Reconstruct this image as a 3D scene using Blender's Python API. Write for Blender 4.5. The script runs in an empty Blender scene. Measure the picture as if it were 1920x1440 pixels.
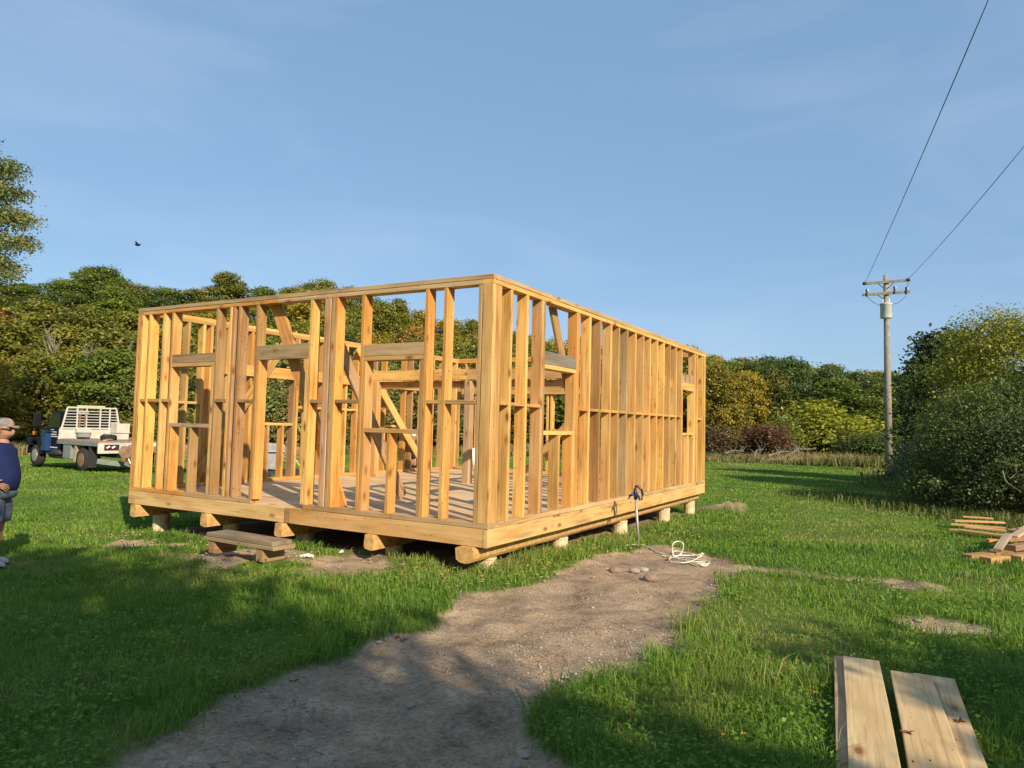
import bpy, bmesh, math, random
import numpy as np
from mathutils import Vector, Matrix
random.seed(7); rng=np.random.default_rng(7)
sc=bpy.context.scene; col=sc.collection
PI=math.pi
# ---------------------------------------------------------------- camera
CZ=1.6; FPX=1344.86
pit,rol=math.radians(3.2876),math.radians(1.3812)
cp,sp=math.cos(pit),math.sin(pit); fw=Vector((0,cp,sp)); u0=Vector((0,-sp,cp)); r0=Vector((1,0,0))
UP=u0*math.cos(rol)-r0*math.sin(rol); RT=r0*math.cos(rol)+u0*math.sin(rol)
CAM=Vector((0,0,CZ))
cd=bpy.data.cameras.new('camera'); cam=bpy.data.objects.new('camera',cd); col.objects.link(cam); sc.camera=cam
cam.matrix_world=Matrix(((RT.x,UP.x,-fw.x,0),(RT.y,UP.y,-fw.y,0),(RT.z,UP.z,-fw.z,CZ),(0,0,0,1)))
cd.sensor_width=36; cd.lens=36*FPX/1920; cd.clip_end=2000; cd.clip_start=.05
# ---------------------------------------------------------------- light
SUN_EL=math.radians(29); SH_AZ=math.radians(-29.5)     # azimuth shadows fall to, from +Y towards +X
shd=Vector((math.sin(SH_AZ)*math.cos(SUN_EL),math.cos(SH_AZ)*math.cos(SUN_EL),-math.sin(SUN_EL)))
sl=bpy.data.lights.new('sun','SUN'); sl.energy=4.7; sl.angle=math.radians(.55); sl.color=(1,.85,.64)
so=bpy.data.objects.new('sun',sl); col.objects.link(so); so.location=(10,-18,30)
so.rotation_euler=shd.to_track_quat('-Z','Y').to_euler()
w=bpy.data.worlds.new('World'); sc.world=w; w.use_nodes=True
nt=w.node_tree; nt.nodes.clear()
def N_(nt,t,**k):
    n=nt.nodes.new(t)
    for a,b in k.items():
        if a=='inp':
            for i,v in b.items(): n.inputs[i].default_value=v
        else: setattr(n,a,b)
    return n
sky=N_(nt,'ShaderNodeTexSky',sky_type='NISHITA',sun_disc=False,sun_elevation=SUN_EL,sun_rotation=(SH_AZ+PI),altitude=150,air_density=1.0,dust_density=.6,ozone_density=2.2)
bg=N_(nt,'ShaderNodeBackground',inp={1:.122}); wo=N_(nt,'ShaderNodeOutputWorld')
tc=N_(nt,'ShaderNodeTexCoord'); mp=N_(nt,'ShaderNodeMapping'); mp.inputs['Scale'].default_value=(1.0,1.6,4.5); mp.inputs['Rotation'].default_value=(.2,.25,.5)
nz=N_(nt,'ShaderNodeTexNoise',inp={'Scale':1.9,'Detail':7,'Roughness':.55,'Distortion':.5})
cr=N_(nt,'ShaderNodeValToRGB'); cr.color_ramp.elements[0].position=.46; cr.color_ramp.elements[0].color=(0,0,0,1); cr.color_ramp.elements[1].position=.85; cr.color_ramp.elements[1].color=(.2,.2,.2,1)
hs=N_(nt,'ShaderNodeHueSaturation',inp={'Saturation':1.0,'Value':1.0})
flat=N_(nt,'ShaderNodeMix',data_type='RGBA',inp={0:.66,7:(1.5,2.6,4.0,1)})
mx=N_(nt,'ShaderNodeMix',data_type='RGBA',inp={7:(5.2,5.6,6.6,1)})
L=nt.links.new
L(tc.outputs['Generated'],mp.inputs[0]); L(mp.outputs[0],nz.inputs['Vector']); L(nz.outputs['Fac'],cr.inputs[0]); L(sky.outputs[0],hs.inputs['Color']); L(hs.outputs[0],flat.inputs[6]); L(flat.outputs[2],mx.inputs[6]); L(cr.outputs[0],mx.inputs[0]); L(mx.outputs[2],bg.inputs[0]); L(bg.outputs[0],wo.inputs[0])
sc.view_settings.view_transform='Standard'; sc.view_settings.look='None'; sc.view_settings.gamma=1; sc.view_settings.exposure=.46; sc.view_settings.use_curve_mapping=False
sc.render.engine='CYCLES'; sc.render.resolution_x=1024; sc.render.resolution_y=768
# ---------------------------------------------------------------- helpers
def ray(x,y): return fw*FPX+RT*(x-960)-UP*(y-720)
def at(x,y,z=0.):
    d=ray(x,y); return CAM+d*((z-CZ)/d.z)
def atd(x,y,Y):
    d=ray(x,y); return CAM+d*(Y/d.y)
def tag(o,label=None,cat=None,group=None,kind=None):
    if label: o['label']=label
    if cat: o['category']=cat
    if group: o['group']=group
    if kind: o['kind']=kind
    return o
def empty(name,loc,rz=0,label=None,cat=None,group=None):
    o=bpy.data.objects.new(name,None); o.empty_display_size=.2; col.objects.link(o); o.location=loc; o.rotation_euler=(0,0,rz)
    return tag(o,label,cat,group)
def link(name,me,mat=None,parent=None,loc=None,smooth=False):
    o=bpy.data.objects.new(name,me); col.objects.link(o)
    if mat and not me.materials: me.materials.append(mat)
    if parent: o.parent=parent
    if loc: o.location=loc
    if smooth: me.polygons.foreach_set('use_smooth',[True]*len(me.polygons))
    return o
def mesh_np(name,V,quads=None,tris=None,attrs=None):
    me=bpy.data.meshes.new(name); V=np.asarray(V,np.float32)
    nq=0 if quads is None else len(quads); ntr=0 if tris is None else len(tris)
    me.vertices.add(len(V)); me.vertices.foreach_set('co',V.ravel())
    idx=[];st=[];tot=[]
    if nq: idx.append(np.asarray(quads,np.int32).ravel()); st.append(np.arange(nq)*4); tot.append(np.full(nq,4))
    if ntr: idx.append(np.asarray(tris,np.int32).ravel()); st.append(nq*4+np.arange(ntr)*3); tot.append(np.full(ntr,3))
    idx=np.concatenate(idx); me.loops.add(len(idx)); me.loops.foreach_set('vertex_index',idx.astype(np.int32))
    me.polygons.add(nq+ntr); me.polygons.foreach_set('loop_start',np.concatenate(st).astype(np.int32))
    me.update(calc_edges=True); me.validate()
    for k,v in (attrs or {}).items():
        a=me.attributes.new(k,'FLOAT','POINT'); a.data.foreach_set('value',np.asarray(v,np.float32))
    return me
class MB:
    def __init__(s): s.v=[];s.f=[]
    def add(s,v,f):
        n=len(s.v); s.v+=[tuple(q) for q in v]; s.f+=[tuple(i+n for i in q) for q in f]; return s
    def box(s,c,d,R=None,bev=0):
        x,y,z=[q/2 for q in d]; c=Vector(c); vs=[]
        for X in(-x,x):
            for Y in(-y,y):
                for Z in(-z,z):
                    p=Vector((X,Y,Z)); p=(R@p if R else p)+c; vs.append(p)
        return s.add(vs,[(0,1,3,2),(4,6,7,5),(0,4,5,1),(2,3,7,6),(0,2,6,4),(1,5,7,3)])
    def prism(s,poly,y0,y1,axis='y'):
        n=len(poly); m=(lambda a,b,y:(a,y,b)) if axis=='y' else ((lambda a,b,y:(y,a,b)) if axis=='x' else (lambda a,b,y:(a,b,y)))
        vs=[m(a,b,y0) for a,b in poly]+[m(a,b,y1) for a,b in poly]
        return s.add(vs,[tuple(range(n))[::-1],tuple(range(n,2*n))]+[(i,(i+1)%n,(i+1)%n+n,i+n) for i in range(n)])
    def tube(s,pts,r,n=8,cap=True):
        pts=[Vector(p) for p in pts]; rs=r if isinstance(r,(list,tuple)) else [r]*len(pts); vs=[];fs=[]
        for i,p in enumerate(pts):
            d=(pts[min(i+1,len(pts)-1)]-pts[max(i-1,0)]).normalized()
            q=Vector((0,0,1)) if abs(d.z)<.9 else Vector((1,0,0)); a=d.cross(q).normalized(); b=d.cross(a)
            for k in range(n): t=2*PI*k/n; vs.append(p+(a*math.cos(t)+b*math.sin(t))*rs[i])
        for i in range(len(pts)-1):
            for k in range(n): fs.append((i*n+k,i*n+(k+1)%n,(i+1)*n+(k+1)%n,(i+1)*n+k))
        if cap: fs+= [tuple(range(n))[::-1],tuple((len(pts)-1)*n+k for k in range(n))]
        return s.add(vs,fs)
    def build(s,name,mat,parent=None,smooth=False,bevel=0,loc=None):
        me=bpy.data.meshes.new(name); me.from_pydata([tuple(v) for v in s.v],[],s.f); me.update()
        bm=bmesh.new(); bm.from_mesh(me); bmesh.ops.recalc_face_normals(bm,faces=bm.faces)
        if bevel: bmesh.ops.bevel(bm,geom=[e for e in bm.edges if len(e.link_faces)==2 and e.calc_face_angle(0)>.5],offset=bevel,segments=2,affect='EDGES',profile=.7)
        bm.to_mesh(me); bm.free()
        return link(name,me,mat,parent,loc,smooth)
def vnoise(x,y,f,seed=0):
    x=np.asarray(x)*f+seed*17.3; y=np.asarray(y)*f+seed*9.1; xi=np.floor(x).astype(np.int64); yi=np.floor(y).astype(np.int64); fx=x-xi; fy=y-yi
    fx=fx*fx*(3-2*fx); fy=fy*fy*(3-2*fy)
    def h(a,b):
        n=(a*374761393+b*668265263+seed*1442695)&0xffffffff; n=((n^(n>>13))*1274126177)&0xffffffff; return ((n^(n>>16))&0xffff)/65535.
    return (h(xi,yi)*(1-fx)+h(xi+1,yi)*fx)*(1-fy)+(h(xi,yi+1)*(1-fx)+h(xi+1,yi+1)*fx)*fy
def fbm(x,y,f,o=4,seed=0):
    s=0;a=.5
    for i in range(o): s=s+a*vnoise(x,y,f*2**i,seed+i); a*=.5
    return s
# ---------------------------------------------------------------- materials
def mat(name,rough=.7,spec=.3):
    m=bpy.data.materials.new(name); m.use_nodes=True; b=m.node_tree.nodes['Principled BSDF']; b.inputs['Roughness'].default_value=rough; b.inputs['Specular IOR Level'].default_value=spec
    return m,m.node_tree,b
def ramp(nt,stops,interp='LINEAR'):
    r=nt.nodes.new('ShaderNodeValToRGB'); e=r.color_ramp.elements; r.color_ramp.interpolation=interp
    while len(e)<len(stops): e.new(.5)
    for i,(p,c) in enumerate(stops): e[i].position=p; e[i].color=(*c,1) if len(c)==3 else c
    return r
def bump(nt,b,h,strength=.3,dist=.01):
    n=N_(nt,'ShaderNodeBump',inp={'Strength':strength,'Distance':dist}); nt.links.new(h,n.inputs['Height']); nt.links.new(n.outputs[0],b.inputs['Normal'])
def simple(name,c,rough=.6,var=.25,scale=8,metal=0,spec=.3,bmp=.1):
    m,nt,b=mat(name,rough,spec); b.inputs['Metallic'].default_value=metal
    t=N_(nt,'ShaderNodeTexCoord'); n=N_(nt,'ShaderNodeTexNoise',inp={'Scale':scale,'Detail':6,'Roughness':.6})
    nt.links.new(t.outputs['Object'],n.inputs['Vector'])
    r=ramp(nt,[(.3,tuple(q*(1-var) for q in c)),(.7,tuple(min(1,q*(1+var)) for q in c))]); nt.links.new(n.outputs['Fac'],r.inputs[0]); nt.links.new(r.outputs[0],b.inputs['Base Color'])
    if bmp: bump(nt,b,n.outputs['Fac'],bmp,.01)
    return m
def wood_mat():
    m,nt,b=mat('rough sawn pine',.75,.25); L=nt.links.new
    t=N_(nt,'ShaderNodeTexCoord'); oi=N_(nt,'ShaderNodeObjectInfo')
    off=N_(nt,'ShaderNodeVectorMath',operation='SCALE'); cb=N_(nt,'ShaderNodeCombineXYZ'); L(oi.outputs['Random'],cb.inputs[0]); L(oi.outputs['Random'],cb.inputs[1]); L(oi.outputs['Random'],cb.inputs[2]); L(cb.outputs[0],off.inputs[0]); off.inputs['Scale'].default_value=61.
    ad=N_(nt,'ShaderNodeVectorMath',operation='ADD'); L(t.outputs['Object'],ad.inputs[0]); L(off.outputs[0],ad.inputs[1])
    m1=N_(nt,'ShaderNodeMapping'); m1.inputs['Scale'].default_value=(34,34,1.3); L(ad.outputs[0],m1.inputs[0])
    g=N_(nt,'ShaderNodeTexNoise',inp={'Scale':1.,'Detail':5,'Roughness':.6,'Distortion':.6}); L(m1.outputs[0],g.inputs['Vector'])
    m2=N_(nt,'ShaderNodeMapping'); m2.inputs['Scale'].default_value=(6,6,1.2); L(ad.outputs[0],m2.inputs[0])
    big=N_(nt,'ShaderNodeTexNoise',inp={'Scale':1.,'Detail':3,'Roughness':.5}); L(m2.outputs[0],big.inputs['Vector'])
    r1=ramp(nt,[(.28,(.62,.50,.36)),(.48,(1,1,1)),(.75,(1.16,1.14,1.05))]); L(g.outputs['Fac'],r1.inputs[0])
    r2=ramp(nt,[(.25,(.76,.60,.44)),(.5,(1,.97,.95)),(.7,(1.12,1.16,1.2))]); L(big.outputs['Fac'],r2.inputs[0])
    mu=N_(nt,'ShaderNodeMix',data_type='RGBA',blend_type='MULTIPLY',inp={0:.85}); L(oi.outputs['Color'],mu.inputs[6]); L(r1.outputs[0],mu.inputs[7])
    mu2=N_(nt,'ShaderNodeMix',data_type='RGBA',blend_type='MULTIPLY',inp={0:.9}); L(mu.outputs[2],mu2.inputs[6]); L(r2.outputs[0],mu2.inputs[7])
    # knots
    m3=N_(nt,'ShaderNodeMapping'); m3.inputs['Scale'].default_value=(7,7,3.1); L(ad.outputs[0],m3.inputs[0])
    vo=N_(nt,'ShaderNodeTexVoronoi',inp={'Scale':1.}); L(m3.outputs[0],vo.inputs['Vector'])
    rk=ramp(nt,[(.09,(1,1,1)),(.17,(.45,.45,.45)),(.30,(0,0,0))]); L(vo.outputs['Distance'],rk.inputs[0])
    sx=N_(nt,'ShaderNodeSeparateColor'); L(vo.outputs['Color'],sx.inputs[0]); gt=N_(nt,'ShaderNodeMath',operation='GREATER_THAN',inp={1:.62}); L(sx.outputs[0],gt.inputs[0])
    km=N_(nt,'ShaderNodeMath',operation='MULTIPLY'); L(rk.outputs[0],km.inputs[0]); L(gt.outputs[0],km.inputs[1])
    mk=N_(nt,'ShaderNodeMix',data_type='RGBA',inp={7:(.25,.095,.028,1)}); L(km.outputs[0],mk.inputs[0]); L(mu2.outputs[2],mk.inputs[6])
    # grey-blue stain and dirt streaks
    m4=N_(nt,'ShaderNodeMapping'); m4.inputs['Scale'].default_value=(16,16,.9); L(ad.outputs[0],m4.inputs[0])
    st=N_(nt,'ShaderNodeTexNoise',inp={'Scale':1.,'Detail':6,'Roughness':.65}); L(m4.outputs[0],st.inputs['Vector'])
    rs=ramp(nt,[(.56,(0,0,0)),(.70,(.6,.6,.6))]); L(st.outputs['Fac'],rs.inputs[0])
    ms=N_(nt,'ShaderNodeMix',data_type='RGBA',inp={7:(.20,.15,.085,1)}); L(rs.outputs[0],ms.inputs[0]); L(mk.outputs[2],ms.inputs[6])
    m6=N_(nt,'ShaderNodeMapping'); m6.inputs['Scale'].default_value=(24,24,9); L(ad.outputs[0],m6.inputs[0])
    v2=N_(nt,'ShaderNodeTexVoronoi',inp={'Scale':1.}); L(m6.outputs[0],v2.inputs['Vector']); rn=ramp(nt,[(.10,(1,1,1)),(.16,(0,0,0))]); L(v2.outputs['Distance'],rn.inputs[0])
    s2=N_(nt,'ShaderNodeSeparateColor'); L(v2.outputs['Color'],s2.inputs[0]); g2=N_(nt,'ShaderNodeMath',operation='GREATER_THAN',inp={1:.8}); L(s2.outputs[1],g2.inputs[0]); k2=N_(nt,'ShaderNodeMath',operation='MULTIPLY'); L(rn.outputs[0],k2.inputs[0]); L(g2.outputs[0],k2.inputs[1])
    mn=N_(nt,'ShaderNodeMix',data_type='RGBA',inp={7:(.10,.05,.025,1)}); L(k2.outputs[0],mn.inputs[0]); L(ms.outputs[2],mn.inputs[6]); L(mn.outputs[2],b.inputs['Base Color'])
    # saw marks
    m5=N_(nt,'ShaderNodeMapping'); m5.inputs['Scale'].default_value=(12,12,85); m5.inputs['Rotation'].default_value=(.12,.1,0); L(ad.outputs[0],m5.inputs[0])
    sw=N_(nt,'ShaderNodeTexNoise',inp={'Scale':1.,'Detail':2}); L(m5.outputs[0],sw.inputs['Vector'])
    a2=N_(nt,'ShaderNodeMath',operation='ADD'); L(sw.outputs['Fac'],a2.inputs[0]); L(g.outputs['Fac'],a2.inputs[1]); bump(nt,b,a2.outputs[0],.5,.004)
    return m
WOOD=wood_mat()
def leaf_mat(name,trans=.35):
    m=bpy.data.materials.new(name); m.use_nodes=True; nt=m.node_tree; nt.nodes.clear(); L=nt.links.new
    oi=N_(nt,'ShaderNodeObjectInfo'); at_=N_(nt,'ShaderNodeAttribute',attribute_name='tint'); 
    r=ramp(nt,[(0,(.4,.5,.5)),(.5,(.95,1,.9)),(1,(1.7,1.45,.8))]); L(at_.outputs['Fac'],r.inputs[0])
    mu=N_(nt,'ShaderNodeMix',data_type='RGBA',blend_type='MULTIPLY',inp={0:1.}); L(oi.outputs['Color'],mu.inputs[6]); L(r.outputs[0],mu.inputs[7])
    d=N_(nt,'ShaderNodeBsdfDiffuse'); tr=N_(nt,'ShaderNodeBsdfTranslucent'); gl=N_(nt,'ShaderNodeBsdfGlossy',inp={'Roughness':.45,'Color':(.5,.5,.5,1)})
    L(mu.outputs[2],d.inputs[0]); L(mu.outputs[2],tr.inputs[0])
    a=N_(nt,'ShaderNodeMixShader',inp={0:trans}); L(d.outputs[0],a.inputs[1]); L(tr.outputs[0],a.inputs[2])
    b=N_(nt,'ShaderNodeMixShader',inp={0:.05}); L(a.outputs[0],b.inputs[1]); L(gl.outputs[0],b.inputs[2])
    o=N_(nt,'ShaderNodeOutputMaterial'); L(b.outputs[0],o.inputs[0]); return m
LEAF=leaf_mat('leaves')
BARK=simple('bark',(.13,.105,.08),.9,.4,6,bmp=.5)
def blade_mat(name,stops):
    m=bpy.data.materials.new(name); m.use_nodes=True; nt=m.node_tree; nt.nodes.clear(); L=nt.links.new
    a_=N_(nt,'ShaderNodeAttribute',attribute_name='tint'); r=ramp(nt,stops); L(a_.outputs['Fac'],r.inputs[0])
    d=N_(nt,'ShaderNodeBsdfDiffuse'); tr=N_(nt,'ShaderNodeBsdfTranslucent'); gl=N_(nt,'ShaderNodeBsdfGlossy',inp={'Roughness':.5,'Color':(.35,.4,.3,1)})
    L(r.outputs[0],d.inputs[0]); L(r.outputs[0],tr.inputs[0])
    a=N_(nt,'ShaderNodeMixShader',inp={0:.35}); L(d.outputs[0],a.inputs[1]); L(tr.outputs[0],a.inputs[2])
    b=N_(nt,'ShaderNodeMixShader',inp={0:.035}); L(a.outputs[0],b.inputs[1]); L(gl.outputs[0],b.inputs[2])
    o=N_(nt,'ShaderNodeOutputMaterial'); L(b.outputs[0],o.inputs[0]); return m
GRASS=blade_mat('grass blades',[(0,(.075,.15,.028)),(.35,(.125,.24,.033)),(.65,(.19,.325,.043)),(.86,(.26,.35,.06)),(1,(.38,.31,.14))])
WEED=blade_mat('dry weeds',[(0,(.11,.15,.035)),(.4,(.22,.21,.07)),(.75,(.36,.28,.13)),(1,(.38,.23,.14))])
# ---------------------------------------------------------------- ground shape
HN=Vector((-.2261,7.8459,0)); A_=Vector((-.86487,.50199,0)); B_=Vector((.50199,.86487,0)); LA,LB=6.5,8.763
ZT,ZD,ZB=3.273,.523,.262
def W(s,t,z=0): return HN+A_*s+B_*t+Vector((0,0,z))
def sst(x): x=np.clip(x,0,1); return x*x*(3-2*x)
def g0(x,y):
    x=np.asarray(x,float); y=np.asarray(y,float)
    z=-.15*sst((y-7.6)/5.5)-.010*np.clip(-x,0,40)*sst((y-4)/6)-.009*np.clip(y-13,0,25)
    r=np.hypot(x,y); az=np.arctan2(x,np.maximum(y,.01))
    hl=sst((.12-az)/.5)                # 1 left .. 0 right
    z=z+(2.5+12.5*hl)*sst((r-60)/55)*(y>0)+ (3+8*hl)*sst((r-115)/200)*(y>0)
    return z
def gz(x,y): return float(ground_z(np.array([x]),np.array([y]))[0])
PATH=[(-2.6,1.2),(-1.95,3.0),(-1.72,3.5),(-1.5,4.05),(-1.3,4.76),(-.99,5.44),(-.42,6.35),(-.33,7.0),(.3,7.5),(.75,8.1),(1.05,9.2),(1.5,9.9),(2.1,10.5),(2.6,10.4),(2.75,9.6),(3.0,8.85),(3.5,8.3),(3.95,7.95),(4.3,7.95),(4.47,7.5),(4.28,7.15),(3.95,7.1),(3.85,7.6),(3.4,8.05),(2.95,8.5),(2.45,8.2),(2.2,7.6),(1.95,6.9),(1.5,6.2),(1.42,5.3),(1.06,5.13),(.88,4.8),(.52,4.46),(.2,4.23),(.13,3.9),(.3,3.47),(.42,3.1),(.5,2.6),(.3,1.2)]
PATCH=[[(-3.84,8.68),(-3.33,9.25),(-2.46,8.9),(-2.42,8.26),(-3.04,7.95),(-3.52,8.2)],[(-2.41,8.27),(-2.24,8.8),(-1.64,8.95),(-1.3,8.4),(-1.45,7.79),(-1.95,7.55)],[(-5.9,9.3),(-5.24,9.66),(-4.3,9.6),(-4.82,9.2)],[(4.3,16.6),(5.2,16.4),(5.1,16.0),(4.5,15.95)],[(3.55,6.2),(3.9,6.25),(3.85,5.95),(3.6,5.9)]]
def sdist(P,x,y):
    x=np.asarray(x,float);y=np.asarray(y,float);d=np.full(x.shape,1e9);ins=np.zeros(x.shape,bool); n=len(P)
    for i in range(n):
        x0,y0=P[i];x1,y1=P[(i+1)%n]; ex,ey=x1-x0,y1-y0
        t=np.clip(((x-x0)*ex+(y-y0)*ey)/(ex*ex+ey*ey),0,1); d=np.minimum(d,np.hypot(x-x0-t*ex,y-y0-t*ey))
        c=((y0>y)!=(y1>y))&(x<(ex)*(y-y0)/(ey if abs(ey)>1e-9 else 1e-9)+x0); ins^=c
    return np.where(ins,-d,d)
def dirt(x,y):   # >0 inside bare earth
    n=(fbm(x,y,2.2,4,3)-.47)*.6+(fbm(x,y,8.,3,5)-.43)*.28
    d=-sdist(PATH,x,y)
    for p in PATCH: d=np.maximum(d,-sdist(p,x,y)+.10)
    return d+n
def under(x,y):
    dx=x-HN.x; dy=y-HN.y; s=dx*A_.x+dy*A_.y; t=dx*B_.x+dy*B_.y
    return np.minimum(np.minimum(s,LA-s),np.minimum(t,LB-t))
def ground_z(x,y):
    z=g0(x,y); d=dirt(x,y)
    z=z+(fbm(x,y,.7,3,11)-.44)*.09*np.exp(-np.maximum(0,y-14)/20)
    z=z-.035*sst(d/.25+.3)+np.where(d>-.1,(fbm(x,y,3.,5,21)-.47)*.11,0)
    def bumpy(cx,cy,rx,ry,h,ang=0):
        c,s=math.cos(ang),math.sin(ang); X=(x-cx)*c+(y-cy)*s; Y=-(x-cx)*s+(y-cy)*c; q=(X/rx)**2+(Y/ry)**2
        return h*np.exp(-q)*(.7+.6*fbm(x,y,9.,3,31))
    z=z+bumpy(4.22,7.35,.26,.26,.15)+bumpy(4.9,16.2,.5,.35,.24)+bumpy(-3.1,8.45,.6,.35,.05)
    return z
def axis(lo,hi,step,ext_lo,ext_hi,k):
    a=list(np.arange(lo,hi,step)); s=step
    while a[-1]<ext_hi: s*=k; a.append(a[-1]+s)
    b=[lo]; s=step
    while b[-1]>ext_lo: s*=k; b.append(b[-1]-s)
    return np.array(b[:0:-1]+a)
xs=axis(-7,8,.06,-600,600,1.09); ys=axis(2.2,12.5,.05,-300,900,1.075)
X,Y=np.meshgrid(xs,ys); xf,yf=X.ravel(),Y.ravel(); Z=ground_z(xf,yf); nx_,ny_=len(xs),len(ys)
ii=(np.arange(ny_-1)[:,None]*nx_+np.arange(nx_-1)[None]).ravel()
gm=mesh_np('ground',np.stack([xf,yf,Z],1),quads=np.stack([ii,ii+1,ii+nx_+1,ii+nx_],1),attrs={'dirt':sst(dirt(xf,yf)/.12+.5),'under':sst(under(xf,yf)/.5)})
def ground_mat():
    m,nt,b=mat('earth and turf',.95,.15); L=nt.links.new
    t=N_(nt,'ShaderNodeTexCoord'); a=N_(nt,'ShaderNodeAttribute',attribute_name='dirt')
    n1=N_(nt,'ShaderNodeTexNoise',inp={'Scale':2.1,'Detail':9,'Roughness':.7}); L(t.outputs['Object'],n1.inputs['Vector'])
    n2=N_(nt,'ShaderNodeTexNoise',inp={'Scale':38.,'Detail':5,'Roughness':.7}); L(t.outputs['Object'],n2.inputs['Vector'])
    rd=ramp(nt,[(.3,(.17,.118,.078)),(.44,(.33,.24,.155)),(.58,(.43,.315,.205)),(.72,(.56,.43,.29))]); L(n1.outputs['Fac'],rd.inputs[0])
    r2=ramp(nt,[(.3,(.6,.58,.56)),(.55,(1,1,1)),(.75,(1.45,1.42,1.36))]); L(n2.outputs['Fac'],r2.inputs[0])
    md=N_(nt,'ShaderNodeMix',data_type='RGBA',blend_type='MULTIPLY',inp={0:.9}); L(rd.outputs[0],md.inputs[6]); L(r2.outputs[0],md.inputs[7])
    n3=N_(nt,'ShaderNodeTexNoise',inp={'Scale':.16,'Detail':9,'Roughness':.7}); L(t.outputs['Object'],n3.inputs['Vector'])
    rg=ramp(nt,[(.3,(.07,.115,.018)),(.5,(.11,.165,.024)),(.62,(.14,.19,.03)),(.75,(.20,.19,.06))]); L(n3.outputs['Fac'],rg.inputs[0])
    mg=N_(nt,'ShaderNodeMix',data_type='RGBA',blend_type='MULTIPLY',inp={0:.7}); L(rg.outputs[0],mg.inputs[6]); L(r2.outputs[0],mg.inputs[7])
    mm=N_(nt,'ShaderNodeMix',data_type='RGBA'); L(a.outputs['Fac'],mm.inputs[0]); L(mg.outputs[2],mm.inputs[6]); L(md.outputs[2],mm.inputs[7])
    au=N_(nt,'ShaderNodeAttribute',attribute_name='under'); mu=N_(nt,'ShaderNodeMix',data_type='RGBA'); L(au.outputs['Fac'],mu.inputs[0]); L(mm.outputs[2],mu.inputs[6]); L(md.outputs[2],mu.inputs[7])
    L(mu.outputs[2],b.inputs['Base Color'])
    vo=N_(nt,'ShaderNodeTexVoronoi',inp={'Scale':55.}); L(t.outputs['Object'],vo.inputs['Vector'])
    ad=N_(nt,'ShaderNodeMath',operation='MULTIPLY_ADD',inp={1:.4}); L(vo.outputs['Distance'],ad.inputs[0]); L(n2.outputs['Fac'],ad.inputs[2]); bump(nt,b,ad.outputs[0],.7,.02)
    return m
tag(link('ground',gm,ground_mat(),smooth=True),kind='structure')
# ---------------------------------------------------------------- the timber frame
house=empty('house_frame',HN,math.atan2(B_.y,B_.x),'bare pine stud frame of a small house on a timber deck raised on log piers','house frame')
PALE=(.70,.42,.135);ORNG=(.62,.32,.088);TAN=(.53,.32,.12);BRWN=(.36,.22,.095);GREY=(.25,.215,.165);FLOORC=(.66,.47,.27)
def pick(p=(.38,.32,.24,.06)):
    c=random.choices([PALE,ORNG,TAN,BRWN],p)[0]; k=random.uniform(.82,1.1); return (c[0]*k,c[1]*k*random.uniform(.96,1.04),c[2]*k*random.uniform(.88,1.12),1)
def board(name,p0,p1,wd,width,thick,parent=None,color=None,cham=.004,label=None,segs=3,wob=.0015):
    """a sawn board from p0 to p1; wd = direction of its width"""
    p0,p1=Vector(p0),Vector(p1); ax=(p1-p0); Ln=ax.length; ax.normalize(); wd=Vector(wd); wd=(wd-ax*wd.dot(ax)).normalized(); td=ax.cross(wd)
    hw,ht=width/2,thick/2; c=min(cham,ht*.4); V=[];F=[]
    prof=[(hw-c,-ht),(hw,-ht+c),(hw,ht-c),(hw-c,ht),(-hw+c,ht),(-hw,ht-c),(-hw,-ht+c),(-hw+c,-ht)]
    for i in range(segs+1):
        z=Ln*i/segs; ox,oy=((random.uniform(-1,1)*wob*1.5,random.uniform(-1,1)*wob) if 0<i<segs else (0,0))
        for x,y in prof:
            V.append((x+ox+random.uniform(-1,1)*wob*.6,y+oy+random.uniform(-1,1)*wob*.3,z-Ln/2))
    for i in range(segs):
        for k in range(8): F.append((i*8+k,i*8+(k+1)%8,(i+1)*8+(k+1)%8,(i+1)*8+k))
    F+=[tuple(range(8))[::-1],tuple(segs*8+k for k in range(8))]
    me=bpy.data.meshes.new(name); me.from_pydata(V,[],F); me.update(); me.materials.append(WOOD)
    o=bpy.data.objects.new(name,me); col.objects.link(o)
    M=Matrix((wd,td,ax)).transposed().to_4x4(); M.translation=(p0+p1)/2
    if parent: o.parent=parent
    o.matrix_local=M; o.color=color or pick()
    if label: o['label']=label
    return o
# local frame of the house: x = t along the right hand wall, y = s along the left hand wall
SW=.145; zp=ZD-.06
def studA(s,t0=0,z0=ZD,z1=ZT-.11,name='stud',c=None,th=.05): return board(name,(t0+SW/2,s+th/2,z0+.001),(t0+SW/2,s+th/2,z1-.001),(1,0,0),SW+random.uniform(-.002,.003),th-.002,house,c)
def studB(t,s0=0,z0=ZD,z1=ZT-.11,name='stud',c=None,th=.05): return board(name,(t-th/2,s0+SW/2,z0+.001),(t-th/2,s0+SW/2,z1-.001),(0,1,0),SW+random.uniform(-.002,.003),th-.002,house,c)
def hA(name,s0,s1,z0,z1,t0=0,t1=SW,c=None,**k): # horizontal member along s
    vert=(z1-z0)>(t1-t0); return board(name,((t0+t1)/2,s0+.001,(z0+z1)/2),((t0+t1)/2,s1-.001,(z0+z1)/2),(0,0,1) if vert else (1,0,0),max(z1-z0,t1-t0),min(z1-z0,t1-t0)-.001,house,c,**k)
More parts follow.
